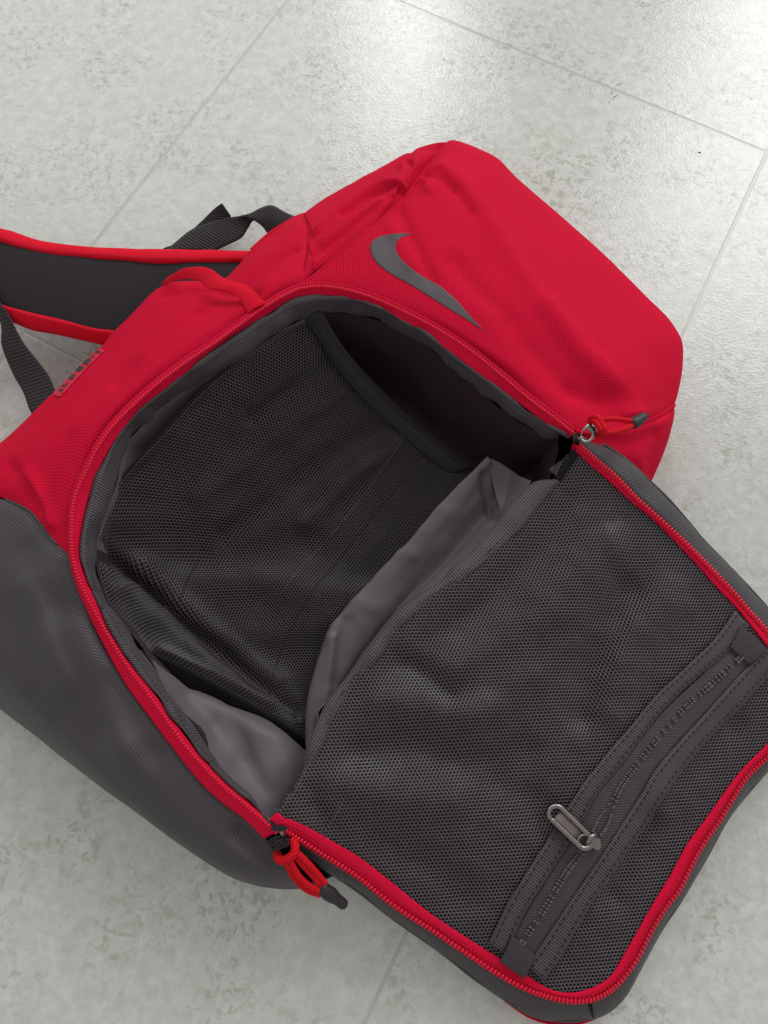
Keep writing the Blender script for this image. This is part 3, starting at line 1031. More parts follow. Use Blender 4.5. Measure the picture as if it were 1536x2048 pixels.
GF = dress(GF, [
    ([(662, 1260), (660, 1300), (652, 1360), (640, 1420)], 0.004, -0.004),
    ([(690, 1225), (676, 1290), (664, 1350)], 0.006, 0.003),
    ([(978, 925), (985, 960), (1004, 1025)], 0.004, 0.004),
    ([(835, 1075), (815, 1130), (800, 1170)], 0.012, 0.002),
], [], 37.0, (0, 0, 0))
GF = crinkle(GF, 20, 0.0022, 37.0, (1.2, 0.7, 1))
for cr_ in ([(870, 1020), (910, 1030), (960, 1000)], [(800, 1105), (840, 1110), (885, 1085)], [(715, 1200), (755, 1215), (800, 1180)], [(668, 1255), (655, 1310), (640, 1390)]):
    GF = fold(GF, cr_, 0.0065, 0.0012, 0.085, 1 if normals(GF)[..., 2].mean() > 0 else -1)
sheet('lining', GF, LINING, pack, 0.0008, label='grey lining bunched in a fold along the hinge')
wing = loft([curve([(974, 914, .098), (1005, 928, .094), (1054, 962, .088)]), curve([(985, 960, .088), (1010, 965, .088), (1040, 985, .092)]), curve([(1003, 1032, .092), (1008, 1030, .094), (1014, 1026, .096)])], 20, 16)
sheet('lining', crinkle(wing, 50, 0.002, 3.0), LINING, pack, 0.0008, label='small turned corner of grey lining')

# ------------------------------------------------------------------ flap
AB_PX = [(1115, 950, .136), (1146, 906, .144), (1182, 934), (1221, 967, .130), (1260, 1004), (1299, 1035, .116), (1339, 1074), (1390, 1128, .098), (1436, 1180), (1471, 1215), (1506, 1259, .078), (1536, 1297), (1565, 1345), (1574, 1390, .062), (1562, 1440), (1536, 1484, .055),
         (1493, 1528), (1461, 1566, .054), (1414, 1633), (1372, 1690, .052), (1339, 1752), (1307, 1804, .048), (1274, 1862), (1242, 1918, .044), (1219, 1954), (1177, 1978), (1134, 1985, .042), (1095, 1976), (1046, 1944, .046), (998, 1915), (949, 1885, .053), (900, 1853), (860, 1826, .061),
         (788, 1768), (716, 1712, .080), (666, 1683), (609, 1651, .102), (555, 1628, .112)]
TF_PX = [(1152, 889, .149), (1195, 926, .140), (1234, 960), (1273, 1001, .124), (1312, 1036), (1362, 1082, .106), (1412, 1132), (1458, 1180, .088), (1493, 1221), (1536, 1269, .072), (1580, 1330), (1598, 1390, .060), (1583, 1450), (1536, 1509, .053),
         (1493, 1550), (1461, 1598, .052), (1436, 1640), (1400, 1693, .050), (1379, 1732), (1356, 1778), (1330, 1812, .046), (1299, 1862), (1276, 1908, .042), (1252, 1944), (1219, 1978), (1183, 1996, .040), (1144, 2000), (1095, 1991), (1046, 1973, .043), (998, 1947), (949, 1915, .050), (900, 1882),
         (860, 1855, .058), (788, 1809), (716, 1752, .076), (645, 1707), (600, 1679, .098), (562, 1655, .110)]
OF_PX = [(1172, 876, .144), (1187, 880, .140), (1221, 897, .132), (1260, 926), (1299, 962, .112), (1339, 1001), (1378, 1046, .092), (1406, 1080), (1455, 1130, .072), (1506, 1184), (1536, 1218, .054), (1600, 1300), (1630, 1390, .036), (1605, 1460), (1536, 1538, .030),
         (1487, 1595), (1455, 1636, .028), (1420, 1700), (1390, 1752, .026), (1358, 1806), (1325, 1854, .024), (1291, 1915), (1262, 1970, .022), (1242, 2002), (1216, 2022), (1183, 2035, .020), (1144, 2042), (1095, 2038), (1046, 2022, .021), (998, 1990), (949, 1957, .026), (900, 1918),
         (860, 1888, .032), (788, 1838), (716, 1782, .048), (666, 1748), (610, 1706, .080), (572, 1672, .100)]
HG_PX = [(1115, 950, .136), (1113, 974, .134), (1088, 997), (1029, 1067, .130), (978, 1114), (912, 1169, .127), (846, 1212), (799, 1251, .123), (756, 1310), (717, 1357, .117), (678, 1415), (639, 1489, .111), (600, 1570), (555, 1628, .112)]
NF = 460
TF = catmull(curve(TF_PX), NF)
AB = catmull(curve(AB_PX), 300)
HG = catmull(curve(HG_PX), 140)
IF = follow(TF, AB)
OF = follow(TF, curve(OF_PX))
poly = np.vstack([AB, HG[::-1][1:-1]])


def tps(P, Z, reg=1e-7):
    P = np.asarray(P)
    n = len(P)

    def U(r2):
        return np.where(r2 > 1e-14, r2 * np.log(r2 + 1e-20), 0)
    A = np.zeros((n + 3, n + 3))
    d2 = ((P[:, None] - P[None]) ** 2).sum(2)
    A[:n, :n] = U(d2) + reg * np.eye(n)
    A[:n, n] = 1
    A[:n, n + 1:] = P
    A[n, :n] = 1
    A[n + 1:, :n] = P.T
    w = np.linalg.solve(A, np.concatenate([Z, np.zeros(3)]))

    def f(x):
        x = np.atleast_2d(x)
        d = ((x[:, None] - P[None]) ** 2).sum(2)
        return U(d) @ w[:n] + w[n] + x @ w[n + 1:]
    return f


ctl = np.vstack([AB[::9], HG[::9],
                 curve([(1150, 1050, .128), (1250, 1150, .112), (1100, 1180, .122), (1000, 1250, .118), (1180, 1300, .106), (1330, 1290, .092), (1050, 1400, .104), (900, 1350, .116), (800, 1450, .106), (950, 1500, .100),
                        (720, 1560, .104), (850, 1620, .094), (1000, 1650, .086), (900, 1750, .074), (1250, 1450, .086), (1400, 1420, .072), (1200, 1600, .078), (1320, 1600, .066), (1120, 1760, .068), (1200, 1800, .058), (1100, 1880, .054)])])
zf0 = tps(ctl[:, :2], ctl[:, 2])
FOLDS = [  # ripples of the flap cloth: line, width, height
    ([(1120, 1010), (1050, 1110), (960, 1200), (860, 1280)], .012, -.0035),
    ([(1200, 1100), (1120, 1200), (1020, 1280), (900, 1340)], .014, .004),
    ([(1250, 1180), (1190, 1300), (1170, 1420)], .013, -.006),
    ([(1330, 1200), (1260, 1300), (1230, 1420)], .013, .0045),
    ([(790, 1320), (850, 1345), (900, 1390)], .010, -.006),
    ([(760, 1400), (830, 1410), (950, 1420)], .012, .005),
    ([(720, 1500), (820, 1490), (950, 1520), (1060, 1500)], .012, -.0045),
    ([(950, 1450), (1000, 1400), (1050, 1350)], .014, .004),
    ([(680, 1560), (780, 1590), (900, 1600)], .013, .004),
    ([(620, 1580), (640, 1640), (660, 1680)], .008, -.005),
    ([(1000, 1560), (1060, 1590), (1110, 1640)], .012, -.004),
    ([(760, 1690), (850, 1720), (940, 1790)], .012, -.0035),
    ([(1330, 1640), (1300, 1720), (1260, 1800)], .010, -.0045),
    ([(1380, 1500), (1350, 1570), (1340, 1620)], .009, .0035),
    ([(1440, 1400), (1470, 1420), (1500, 1440)], .010, -.003),
]
FL = [(catmull(curve(p, .1), 30)[:, :2], w * 1.15, a * 1.5) for p, w, a in FOLDS]
fx0, fy0 = poly[:, 0].min() - .01, poly[:, 1].min() - .01
fnx, fny, fh = 150, 170, 0
fx = np.linspace(fx0, poly[:, 0].max() + .01, fnx)
fy = np.linspace(fy0, poly[:, 1].max() + .01, fny)
gx, gy = np.meshgrid(fx, fy)
pts = np.stack([gx.ravel(), gy.ravel()], 1)
zz = zf0(pts)
bd = np.min(np.linalg.norm(pts[:, None] - poly[None, ::4, :2], axis=2), axis=1)
fade = np.clip(bd / 0.022, 0, 1)
dz = np.zeros(len(pts))
for L_, w, a in FL:
    d = np.min(np.linalg.norm(pts[:, None] - L_[None], axis=2), axis=1)
    dz += a * np.exp(-(d / w) ** 2)
for i, p in enumerate(pts):
    dz[i] += 0.0024 * noise.noise(Vector(((p[0] + p[1] * 0.5) * 13, (p[1] - p[0] * 0.5) * 30, 1.7))) + 0.0016 * noise.noise(Vector((p[0] * 70, p[1] * 70, 4.7)))
pzl = catmull(curve([(1520, 1275), (1420, 1380), (1319, 1490), (1246, 1575), (1150, 1720), (1060, 1860), (1020, 1920)], .07), 60)[:, :2]
dpz = np.clip((np.min(np.linalg.norm(pts[:, None] - pzl[None], axis=2), axis=1) - 0.014) / 0.022, 0.12, 1)
ZF = (zz + dz * fade * dpz).reshape(fny, fnx)
GZY, GZX = np.gradient(ZF, fy, fx)


def flap_z(x, y):
    a = min(max((x - fx[0]) / (fx[-1] - fx[0]), 0), 1) * (fnx - 1.001)
    b = min(max((y - fy[0]) / (fy[-1] - fy[0]), 0), 1) * (fny - 1.001)
    j, i = int(a), int(b)
    fa, fb = a - j, b - i
    z = ZF[i, j] * (1 - fa) * (1 - fb) + ZF[i, j + 1] * fa * (1 - fb) + ZF[i + 1, j] * (1 - fa) * fb + ZF[i + 1, j + 1] * fa * fb
    n = np.array([-GZX[i, j], -GZY[i, j], 1.0])
    return z, n / np.linalg.norm(n)


def grow(P, d):
    T_ = np.roll(P, -1, 0) - np.roll(P, 1, 0)
    T_ /= np.linalg.norm(T_, axis=1, keepdims=True) + 1e-12
    n_ = np.stack([T_[:, 1], -T_[:, 0]], 1)
    c_ = P.mean(0)
    sg = np.sign(((P - c_) * n_).sum(1).mean())
    return P + n_ * sg * d


poly_out = grow(poly[:, :2], 0.0032)


def inpoly(x, y, P=poly_out):
    c = False
    n = len(P)
    xs, ys = P[:, 0], P[:, 1]
    xj, yj = np.roll(xs, 1), np.roll(ys, 1)
    m = ((ys > y) != (yj > y)) & (x < (xj - xs) * (y - ys) / (yj - ys + 1e-15) + xs)
    return bool(m.sum() % 2)


def on_flap(px, py, off=0.0):
    z = 0.08
    for _ in range(8):
        p = at(px, py, z / K)
        z, n = flap_z(p[0], p[1])
    return np.array([p[0], p[1], z]) + n * off


def flap_line(pts_, off, n=60):
    P = catmull(np.array(pts_, float), n)
    return np.array([on_flap(a[0], a[1], off) for a in P])


flap = empty('flap', tuple(at(1050, 1400, 0.08)), 'dark grey front flap folded open with a net pocket on its inner side', parent=pack)
# rotated lattice: rows of holes follow the photo's horizontal
ca, sa = math.cos(0.05), math.sin(0.05)


def place_f(u, v):
    x, y = ca * u - sa * v, sa * u + ca * v
    z, n = flap_z(x, y)
    return np.array([x, y, z]), n


bu = [ca * p[0] + sa * p[1] for p in poly]
bv = [-sa * p[0] + ca * p[1] for p in poly]
hex_net('net_pocket', place_f, min(bu), max(bu), min(bv), max(bv), 0.0029, lambda u, v: inpoly(ca * u - sa * v, sa * u + ca * v), NET, flap, strand=0.34, depth=0.0005, label='grey honeycomb net covering the inside of the flap')


def flap_sheet(name, off, mat, step=3, shrink=0.0, zmin=None, **kw):
    idx, V, U, Fc = {}, [], [], []
    for i in range(fny):
        for j in range(fnx):
            if inpoly(fx[j], fy[i]):
                idx[i, j] = len(V)
                z = ZF[i, j] + off
                if zmin:
                    z = max(zmin, z)
                V.append((fx[j], fy[i], z))
                U.append((fx[j], fy[i]))
    for (i, j) in list(idx):
        q = [(i, j), (i, j + 1), (i + 1, j + 1), (i + 1, j)]
        if all(k in idx for k in q):
            Fc.append(tuple(idx[k] for k in q))
    return mesh_obj(name, V, Fc, mat, flap, U, **kw)


flap_sheet('flap_lining', -0.0026, FLIN, label='grey lining behind the net')
flap_sheet('flap_outside', -0.022, GREY, zmin=0.0035, label='outer cloth of the flap facing the floor')

# zip tape, coil and gusset round the flap
up2 = np.array([0, 0, 1.0])
IFz = np.array([[p[0], p[1], max(p[2], flap_z(p[0], p[1])[0]) + 0.0012] for p in IF])
Gt = np.zeros((12, NF, 3))
for j in range(NF):
    Gt[:, j] = catmull(np.array([IFz[j], IFz[j] * 0.5 + TF[j] * 0.5 + up2 * 0.0012, TF[j], TF[j] * 0.6 + OF[j] * 0.4 - up2 * 0.0010]), 12)
fzip = sheet('zipper', Gt, RED_TAPE, flap, 0.0009)
_, sf = side_vec(TF)
sf = OF - IF
coil('zipper_teeth', TF + up2 * 0.0020, sf, 0.0031, 0.0023, 0.00130, RED_COIL, fzip, 0.0008)
stitches('zipper_stitching', Gt[3] + up2 * 0.0004, 0.0034, 0.34, 0.00045, RTHREAD, fzip)
Gg = np.zeros((14, NF, 3))
ins = (TF - OF)
ins[:, 2] = 0
ins /= np.linalg.norm(ins, axis=1, keepdims=True) + 1e-9
for j in range(NF):
    lowz = max(0.0035, OF[j][2] - 0.013)
    q = OF[j] + ins[j] * 0.008
    q[2] = lowz
    Gg[:, j] = catmull(np.array([TF[j] * 0.9 + OF[j] * 0.1 - up2 * 0.0012, TF[j] * 0.45 + OF[j] * 0.55 + up2 * 0.0015, TF[j] * 0.12 + OF[j] * 0.88 + up2 * 0.001, OF[j], q, q + ins[j] * 0.03]), 14)
Gg = rumple(Gg, 40, 0.0016, 41.0)
gus = sheet('flap_gusset', Gg, GREY, flap, 0.0012, label='dark grey cloth border outside the flap zip')
Pe = OF * 0.86 + TF * 0.14 + up2 * 0.0016
Pe2 = np.array([Gg[7, j] for j in range(NF)])
stitches('stitching', Gg[5] + up2 * 0.0008, 0.0040, 0.36, 0.0005, DTHREAD, gus)
tube('edge_piping', OF + up2 * 0.0004, 0.0013, GREY, gus, 6)
# seam across the gusset at the corner and the red outside just showing under it
tube('seam_piping', curve([(1178, 2000, .038), (1183, 2020, .034), (1186, 2034, .022)]), 0.0012, MATTE_BLACK, gus, 6)
ro = curve([(1010, 2003, .012), (1060, 2036, .010), (1110, 2050, .009), (1150, 2050, .009), (1185, 2040, .010), (1225, 2018, .012)])
ri = curve([(1020, 1985, .004), (1065, 2010, .003), (1110, 2025, .003), (1150, 2025, .003), (1180, 2015, .003), (1210, 1998, .004)])
sheet('flap_outside', loft([ro, ri], 40, 6), RED, flap, 0.001, label='sliver of red outer cloth under the flap corner')

# hinge binding of the flap
WL = curve([(1113, 956, .134), (1082, 962), (1044, 984, .130), (1002, 1034), (951, 1093, .127), (892, 1148), (814, 1206, .122), (775, 1241), (736, 1292, .118), (697, 1347), (658, 1394, .112), (631, 1447), (612, 1510, .108), (590, 1570), (554, 1622, .110)])
WR = catmull(curve([(1117, 966, .134), (1090, 997), (1031, 1067, .129), (980, 1114), (914, 1169, .126), (848, 1213), (801, 1253, .121), (758, 1312), (719, 1359, .115), (680, 1417), (641, 1491, .109), (604, 1572), (560, 1632, .110)]), 160)
WLr = follow(WR, WL)
hb = loft([WLr + up2 * -0.006, WLr, WLr * 0.6 + WR * 0.4 + up2 * 0.0024, WLr * 0.1 + WR * 0.9 + up2 * 0.0018, WR + up2 * 0.0005], 200, 14)
hb = rumple(hb, 45, 0.0034, 47.0)
net_edge = loft([curve([(1106, 958, .133), (1118, 938), (1142, 898, .143)]), curve([(1112, 956, .138), (1124, 938), (1150, 902, .147)]), curve([(1122, 962, .136), (1134, 944), (1158, 910, .145)])], 40, 8)
sheet('shade_strip', net_edge, MATTE_BLACK, flap, 0.001)  # black strip over the net's cut edge, standing in for darkness there
hbind = sheet('hinge_binding', hb, GROS, flap, 0.0012, label='dark ribbed binding along the hinge of the flap')
stitches('stitching', hb[10] + up2 * 0.0004, 0.0036, 0.36, 0.00045, THREAD, hbind)
stitches('net_stitching', flap_line([(735, 1500), (700, 1570), (665, 1640), (640, 1670)], 0.0010, 50), 0.0034, 0.4, 0.0005, THREAD, flap)

# pocket zip across the flap
pz = empty('pocket_zipper', tuple(on_flap(1250, 1570)), parent=flap)
pz_label = 'black zip of the net pocket between two stitched webbing strips'
pz['label'] = pz_label


def strip(name, a, b, off, mat, bulge=0.0006, n=90, nv=6, thick=0.001, seed=0.0, parent=pz, **kw):
    A = flap_line(a, off, n)
    B = flap_line(b, off, n)
    G = loft([A, A * 0.5 + B * 0.5 + up2 * bulge, B], n, nv)
    G = rumple(G, 60, 0.0004, seed)
    return sheet(name, G, mat, parent, thick, **kw), G


la = [(1465, 1222), (1430, 1272), (1366, 1335), (1303, 1395), (1256, 1452), (1208, 1509), (1161, 1569), (1128, 1622), (1063, 1723), (1007, 1817), (976, 1882)]
lb = [(1492, 1250), (1457, 1298), (1399, 1347), (1337, 1404), (1289, 1460), (1242, 1524), (1188, 1590), (1161, 1643), (1095, 1748), (1046, 1827), (1012, 1904)]
ra = [(1527, 1297), (1477, 1347), (1398, 1435), (1351, 1486), (1303, 1543), (1284, 1578), (1209, 1695), (1144, 1790), (1095, 1864), (1054, 1926)]
rb = [(1556, 1322), (1494, 1396), (1438, 1452), (1396, 1496), (1349, 1556), (1314, 1610), (1250, 1698), (1199, 1776), (1160, 1838), (1110, 1924), (1084, 1958)]
for a, b, sd in ((la, lb, 51.0), (ra, rb, 57.0)):
    o, G = strip('webbing_strip', a, b, 0.0034, GROS, seed=sd)
    for fr in (1, 4):
        stitches('stitching', G[fr] + up2 * 0.0005, 0.0052, 0.34, 0.00055, DTHREAD, o)
za = [(1482, 1262), (1399, 1352), (1337, 1409), (1289, 1464), (1242, 1527), (1188, 1594), (1161, 1645), (1095, 1752), (1046, 1832), (1015, 1895)]
zb = [(1512, 1306), (1477, 1350), (1398, 1437), (1351, 1488), (1303, 1545), (1284, 1580), (1209, 1697), (1144, 1792), (1095, 1866), (1060, 1920)]
o, G = strip('zipper_tape', za, zb, 0.0024, ZTAPE, 0.0008, 100, 10, seed=61.0)
cl = Surf(G).near(flap_line([(1486, 1304), (1468, 1322), (1420, 1365), (1366, 1413), (1319, 1466), (1280, 1512), (1246, 1558), (1230, 1584), (1193, 1657), (1134, 1734), (1089, 1808), (1046, 1874), (1036, 1892)], 0.0048, 200), 0.0006)
# the two coil halves part a little above the slider
gap = np.array([0.0014 + 0.0026 * math.exp(-((i / 200 - 0.60) / 0.045) ** 2) for i in range(200)])
tt, ss = side_vec(cl)
ZCOIL = plain('grey_coil', (0.10, 0.088, 0.094), 0.4)
coil('zipper_teeth', cl + ss * gap[:, None], ss, 0.0027, 0.0013, 0.0009, ZCOIL, pz, 0.0005)
coil('zipper_teeth', cl - ss * gap[:, None], ss, 0.0027, 0.0013, 0.0009, ZCOIL, pz, 0.0005)
for e0, em, e1 in (([(1474, 1254), (1500, 1272), (1528, 1300)], [(1464, 1274), (1487, 1292), (1510, 1314)], [(1453, 1295), (1471, 1311), (1491, 1329)]),
                   ([(1022, 1865), (1045, 1884), (1069, 1905)], [(1010, 1892), (1034, 1911), (1057, 1928)], [(998, 1917), (1024, 1936), (1048, 1952)])):
    Gtab = crinkle(loft([flap_line(e0, 0.0054, 16), flap_line(em, 0.0062, 16), flap_line(e1, 0.0054, 16)], 18, 14), 120, 0.0009, 3.0)
    sheet('end_tab', Gtab, FLIN, pz, 0.001)

# metal puller of the pocket zip
pl = empty('zipper_pull', tuple(on_flap(1182, 1680)), parent=flap)
pl['label'] = 'gunmetal slider and puller of the net pocket zip'


def plate_with_holes(name, outline, holes_, zf_, thick, mat, parent, n=48):
    """Flat metal piece: ring of quads between an outline and one hole, as solid metal with rounded rims."""
    O_ = catmull(np.array(list(outline) + [outline[0]], float), n + 1)[:-1]
    c = np.array(holes_[0][:2], float)
    r = holes_[0][2]
    V, Fc = [], []
    ring_ = []
    for p in O_:
        d = p - c
        d = d / np.linalg.norm(d)
        h = c + d * np.array([r, r * (holes_[0][3] if len(holes_[0]) > 3 else 1.0)])
        ring_.append((p, p * 0.88 + h * 0.12, p * 0.2 + h * 0.8, h))
    for q, lift in ((0, -0.5), (0, 0.1), (1, 0.5), (2, 0.5), (3, 0.1), (3, -0.5)):
        V += [zf_(a[q][0], a[q][1], lift * thick) for a in ring_]
    m = len(ring_)
    for q in range(6):
        a, b = q * m, ((q + 1) % 6) * m
        for k in range(m):
            k2 = (k + 1) % m
            Fc.append((a + k, a + k2, b + k2, b + k))
    return mesh_obj(name, V, Fc, mat, parent)


def metal_ring(name, c_px, r_px, z_off, rad, mat, parent, a0=0, a1=360, n=28, sx=1.0):
    P = []
    for k in range(n):
        t = math.radians(a0 + (a1 - a0) * k / (n - 1))
        P.append(on_flap(c_px[0] + sx * r_px * math.cos(t), c_px[1] + r_px * math.sin(t), z_off))
    return tube(name, np.array(P), rad, mat, parent, 8)


cap = []
ax = np.array([1170 - 1112, 1683 - 1626.0])
ax /= np.linalg.norm(ax)
pn = np.array([-ax[1], ax[0]])
for k in range(13):
    t = math.pi * k / 12
    cap.append(np.array([1112, 1627]) - ax * 15 * math.sin(t) + pn * 15 * math.cos(t))
for k in range(13):
    t = math.pi * k / 12
    cap.append(np.array([1170, 1683]) + ax * 14 * math.sin(t) - pn * 14 * math.cos(t))
cap.append(cap[0])
zc, nc = on_flap(1140, 1655)[2], None
flat_z = lambda x, y, l: at(x, y, (zc + 0.0085 + l) / K)
capP = np.array([flat_z(p[0], p[1], 0) for p in catmull(np.array(cap), 70)])
tube('puller_frame', capP, 0.0022, STEEL, pl, 8)
q0, q1 = np.array([1114, 1630.0]), np.array([1160, 1674.0])
Gp = loft([np.array([flat_z(*(q0 + pn * 13.5), -.0003), flat_z(*(q0 - pn * 14), -.0003)]), np.array([flat_z(*(q1 + pn * 14), -.0003), flat_z(*(q1 - pn * 14), -.0003)])], 4, 4)
sheet('puller_plate', Gp, PLATE, pl, 0.0010)
tube('puller_eye', np.array([flat_z(1168 + 12 * math.cos(t), 1682 + 12 * math.sin(t), 0.0003) for t in np.linspace(0, 2 * math.pi, 30)]), 0.0010, STEEL, pl, 8)
disc = [on_flap(1182 + 12 * math.cos(t), 1677 + 19 * math.sin(t + 0.5), 0.0042) for t in np.linspace(0, 2 * math.pi, 25)[:-1]]
disc = [d + up2 * 0.0022 for d in disc]
dtop = [d + up2 * 0.0016 for d in disc]
nd = len(disc)
mesh_obj('slider', disc + dtop, [(i, (i + 1) % nd, nd + (i + 1) % nd, nd + i) for i in range(nd)] + [tuple(range(nd, 2 * nd))[::-1]], STEEL, pl, smooth=False)
tube('slider_bridge', np.array([on_flap(1190, 1667, 0.0055), flat_z(1187, 1670, 0.0010), flat_z(1181, 1676, 0.0024), flat_z(1175, 1683, 0.0012), on_flap(1171, 1688, 0.0060)]), 0.0021, STEEL, pl, 8)

# ------------------------------------------------------------------ zip pulls of the main zip
def cord_piece(name, pts, r, mat, parent, n=50):
    return tube(name, catmull(curve(pts), n), r, mat, parent, 10)


rp = empty('zipper_pull', tuple(at(1158, 878, .155)), parent=pack)
rp['label'] = 'right hand zip slider with a red cord loop ending in a grey tip'
# puller plate with an eye
plate_with_holes('puller_plate', [(1160, 877), (1164, 862), (1172, 850), (1180, 846), (1192, 855), (1194, 866), (1186, 879), (1172, 887), (1163, 884)], [(1173, 870, 9.5)], lambda x, y, l: at(x, y, .1685 + l / K), 0.0022, STEEL, rp)
tube('slider_bridge', curve([(1148, 884, .155), (1156, 878, .163), (1164, 876, .169), (1169, 878, .165)]), 0.0017, STEEL, rp, 8)
sl = np.array([at(x, y, .156) for x, y in ((1142, 872), (1152, 868), (1160, 880), (1156, 892), (1146, 886))])
mesh_obj('slider', list(sl) + list(sl + up2 * 0.003), [(0, 1, 6, 5), (1, 2, 7, 6), (2, 3, 8, 7), (3, 4, 9, 8), (4, 0, 5, 9), (5, 6, 7, 8, 9)], BLACKMETAL, rp, smooth=False)
cord_piece('cord', [(1179, 842, .168), (1186, 834, .174), (1196, 836, .177), (1202, 846, .177), (1208, 858, .176), (1206, 868, .171), (1198, 868, .167)], 0.0027, RED_CORD, rp)
cord_piece('cord', [(1200, 842, .172), (1208, 839, .174), (1231, 838, .174), (1250, 840, .172), (1268, 843, .168)], 0.0021, RED_CORD, rp)
cord_piece('cord', [(1204, 866, .172), (1212, 866, .173), (1231, 864, .173), (1250, 858, .172), (1268, 849, .168)], 0.0021, RED_CORD, rp)
cord_piece('cord', [(1183, 838, .170), (1192, 845, .177), (1200, 858, .177), (1204, 868, .172)], 0.0022, RED_CORD, rp)
tp = catmull(curve([(1264, 848, .168), (1270, 845, .168), (1280, 838, .166), (1292, 830, .163)]), 16)
tube('cord_tip', tp, [0.0046, 0.0050, 0.0051, 0.0050, 0.0049, 0.0046, 0.0047, 0.0044, 0.0043, 0.0042, 0.0040, 0.0040, 0.0039, 0.0037, 0.0033, 0.0022], RUBBER, rp, 12, squash=0.7)

lpz = empty('zipper_pull', tuple(at(560, 1668, .112)), parent=pack)
lpz['label'] = 'lower zip slider with a red cord loop ending in a black tip'
dc = [(558 + 18.5 * math.cos(t), 1657 + 6.2 * math.sin(t), .128) for t in np.linspace(0, 2 * math.pi, 25)[:-1]]
dl = [at(*d) for d in dc]
dlb = [p - up2 * 0.0022 for p in dl]
mesh_obj('slider', dlb + dl, [(i, (i + 1) % 24, 24 + (i + 1) % 24, 24 + i) for i in range(24)] + [tuple(range(24, 48))], BLACKMETAL, lpz, smooth=False)
tube('slider_bridge', curve([(562, 1660, .126), (565, 1668, .120), (567, 1680, .108)]), 0.0018, STEEL, lpz, 8)
bx = np.array([at(x, y, .108) for x, y in ((540, 1676), (556, 1670), (580, 1676), (578, 1692), (556, 1700), (544, 1692))])
mesh_obj('slider', list(bx) + list(bx + up2 * 0.004), [(i, (i + 1) % 6, 6 + (i + 1) % 6, 6 + i) for i in range(6)] + [tuple(range(6, 12))], BLACKMETAL, lpz, smooth=False)
tube('puller_frame', catmull(curve([(566, 1678, .116), (552, 1684, .118), (543, 1692, .116), (549, 1699, .112), (566, 1693, .114), (572, 1684, .116)]), 30), 0.0012, BLACKMETAL, lpz, 8)
cord_piece('cord', [(584, 1680, .108), (590, 1692, .111), (588, 1706, .112), (578, 1716, .111), (565, 1721, .109), (556, 1716, .106), (554, 1706, .103)], 0.0033, RED_CORD, lpz)
cord_piece('cord', [(580, 1712, .108), (584, 1730, .106), (600, 1756, .100), (622, 1774, .092), (644, 1783, .086)], 0.0026, RED_CORD, lpz)
cord_piece('cord', [(572, 1718, .108), (578, 1738, .104), (592, 1760, .097), (614, 1780, .090), (640, 1790, .085)], 0.0022, RED_CORD, lpz)
cord_piece('cord', [(588, 1702, .110), (600, 1712, .108), (620, 1732, .102), (636, 1750, .094), (650, 1768, .087)], 0.0026, RED_CORD, lpz)
cord_piece('cord', [(590, 1710, .107), (602, 1726, .104), (622, 1748, .097), (646, 1776, .086)], 0.0022, RED_CORD, lpz)
tp = catmull(curve([(640, 1773, .086), (650, 1781, .084), (668, 1794, .078), (690, 1811, .070)]), 18)
tube('cord_tip', tp, [0.0046, 0.0052, 0.0054, 0.0053, 0.0054, 0.0055, 0.0056, 0.0055, 0.0054, 0.0051, 0.0045, 0.0043, 0.0042, 0.0042, 0.0042, 0.0041, 0.0040, 0.0032], RUBBER, lpz, 14)
# short end of the zip tape turned up behind the lower slider
tabz = loft([curve([(533, 1650, .112), (541, 1641, .114), (556, 1650, .118)]), curve([(550, 1636, .114), (560, 1627, .118), (577, 1648, .122)])], 16, 8)
sheet('zipper_tape_end', rumple(tabz, 80, 0.002, 1.0), RED_TAPE, lpz, 0.001)

# ------------------------------------------------------------------ loop, patch, straps
la_ = curve([(325, 566, .096), (340, 552, .112), (352, 545, .124), (368, 537, .134), (400, 534, .148), (422, 538, .158), (445, 554, .165), (462, 561, .166), (490, 570, .168), (512, 586, .172), (531, 607, .170)])
lb_ = curve([(325, 570, .094), (340, 565, .108), (356, 560, .120), (375, 558, .132), (398, 562, .146), (418, 577, .158), (440, 581, .164), (464, 587, .166), (482, 602, .168), (496, 627, .168)])
Glp = loft([la_, between(la_, lb_, .5, .0012), lb_], 80, 10)
sheet('side_loop', rumple(Glp, 50, 0.0015, 2.0), RED_BIND, pack, 0.0016, label='bright red webbing loop on the long side')

# rubber patch with its raised marks, wrapped over the side edge
gi = S_left.line([(121, 795), (209, 704)], 0, 2)
flat = G_left.reshape(-1, 3)


def nearest_ij(p):
    k = int(np.argmin(np.linalg.norm(flat - p, axis=1)))
    return k // G_left.shape[1], k % G_left.shape[1]


(i0, j0), (i1, j1) = nearest_ij(gi[0]), nearest_ij(gi[1])
NL = normals(G_left)
NL *= np.sign(NL[:40, :, 2].mean())
Pt = np.zeros((12, 40, 3))
Pn = np.zeros((12, 40, 3))
for b in range(40):
    t = b / 39
    jf = j0 + (j1 - j0) * t
    ii = i0 + (i1 - i0) * t
    col = int(round(jf))
    path = G_left[:, col]
    s = np.concatenate([[0], np.cumsum(np.linalg.norm(np.diff(path, axis=0), axis=1))])
    s0 = np.interp(ii, np.arange(len(s)), s)
    for a in range(12):
        q = s0 + 0.020 * a / 11
        Pt[a, b] = [np.interp(q, s, path[:, k]) for k in range(3)]
        Pn[a, b] = [np.interp(q, s, NL[:, col, k]) for k in range(3)]
patch = sheet('label_patch', Pt + Pn * 0.0012, PATCH, pack, 0.0010, label='narrow red rubber patch with dark block marks')
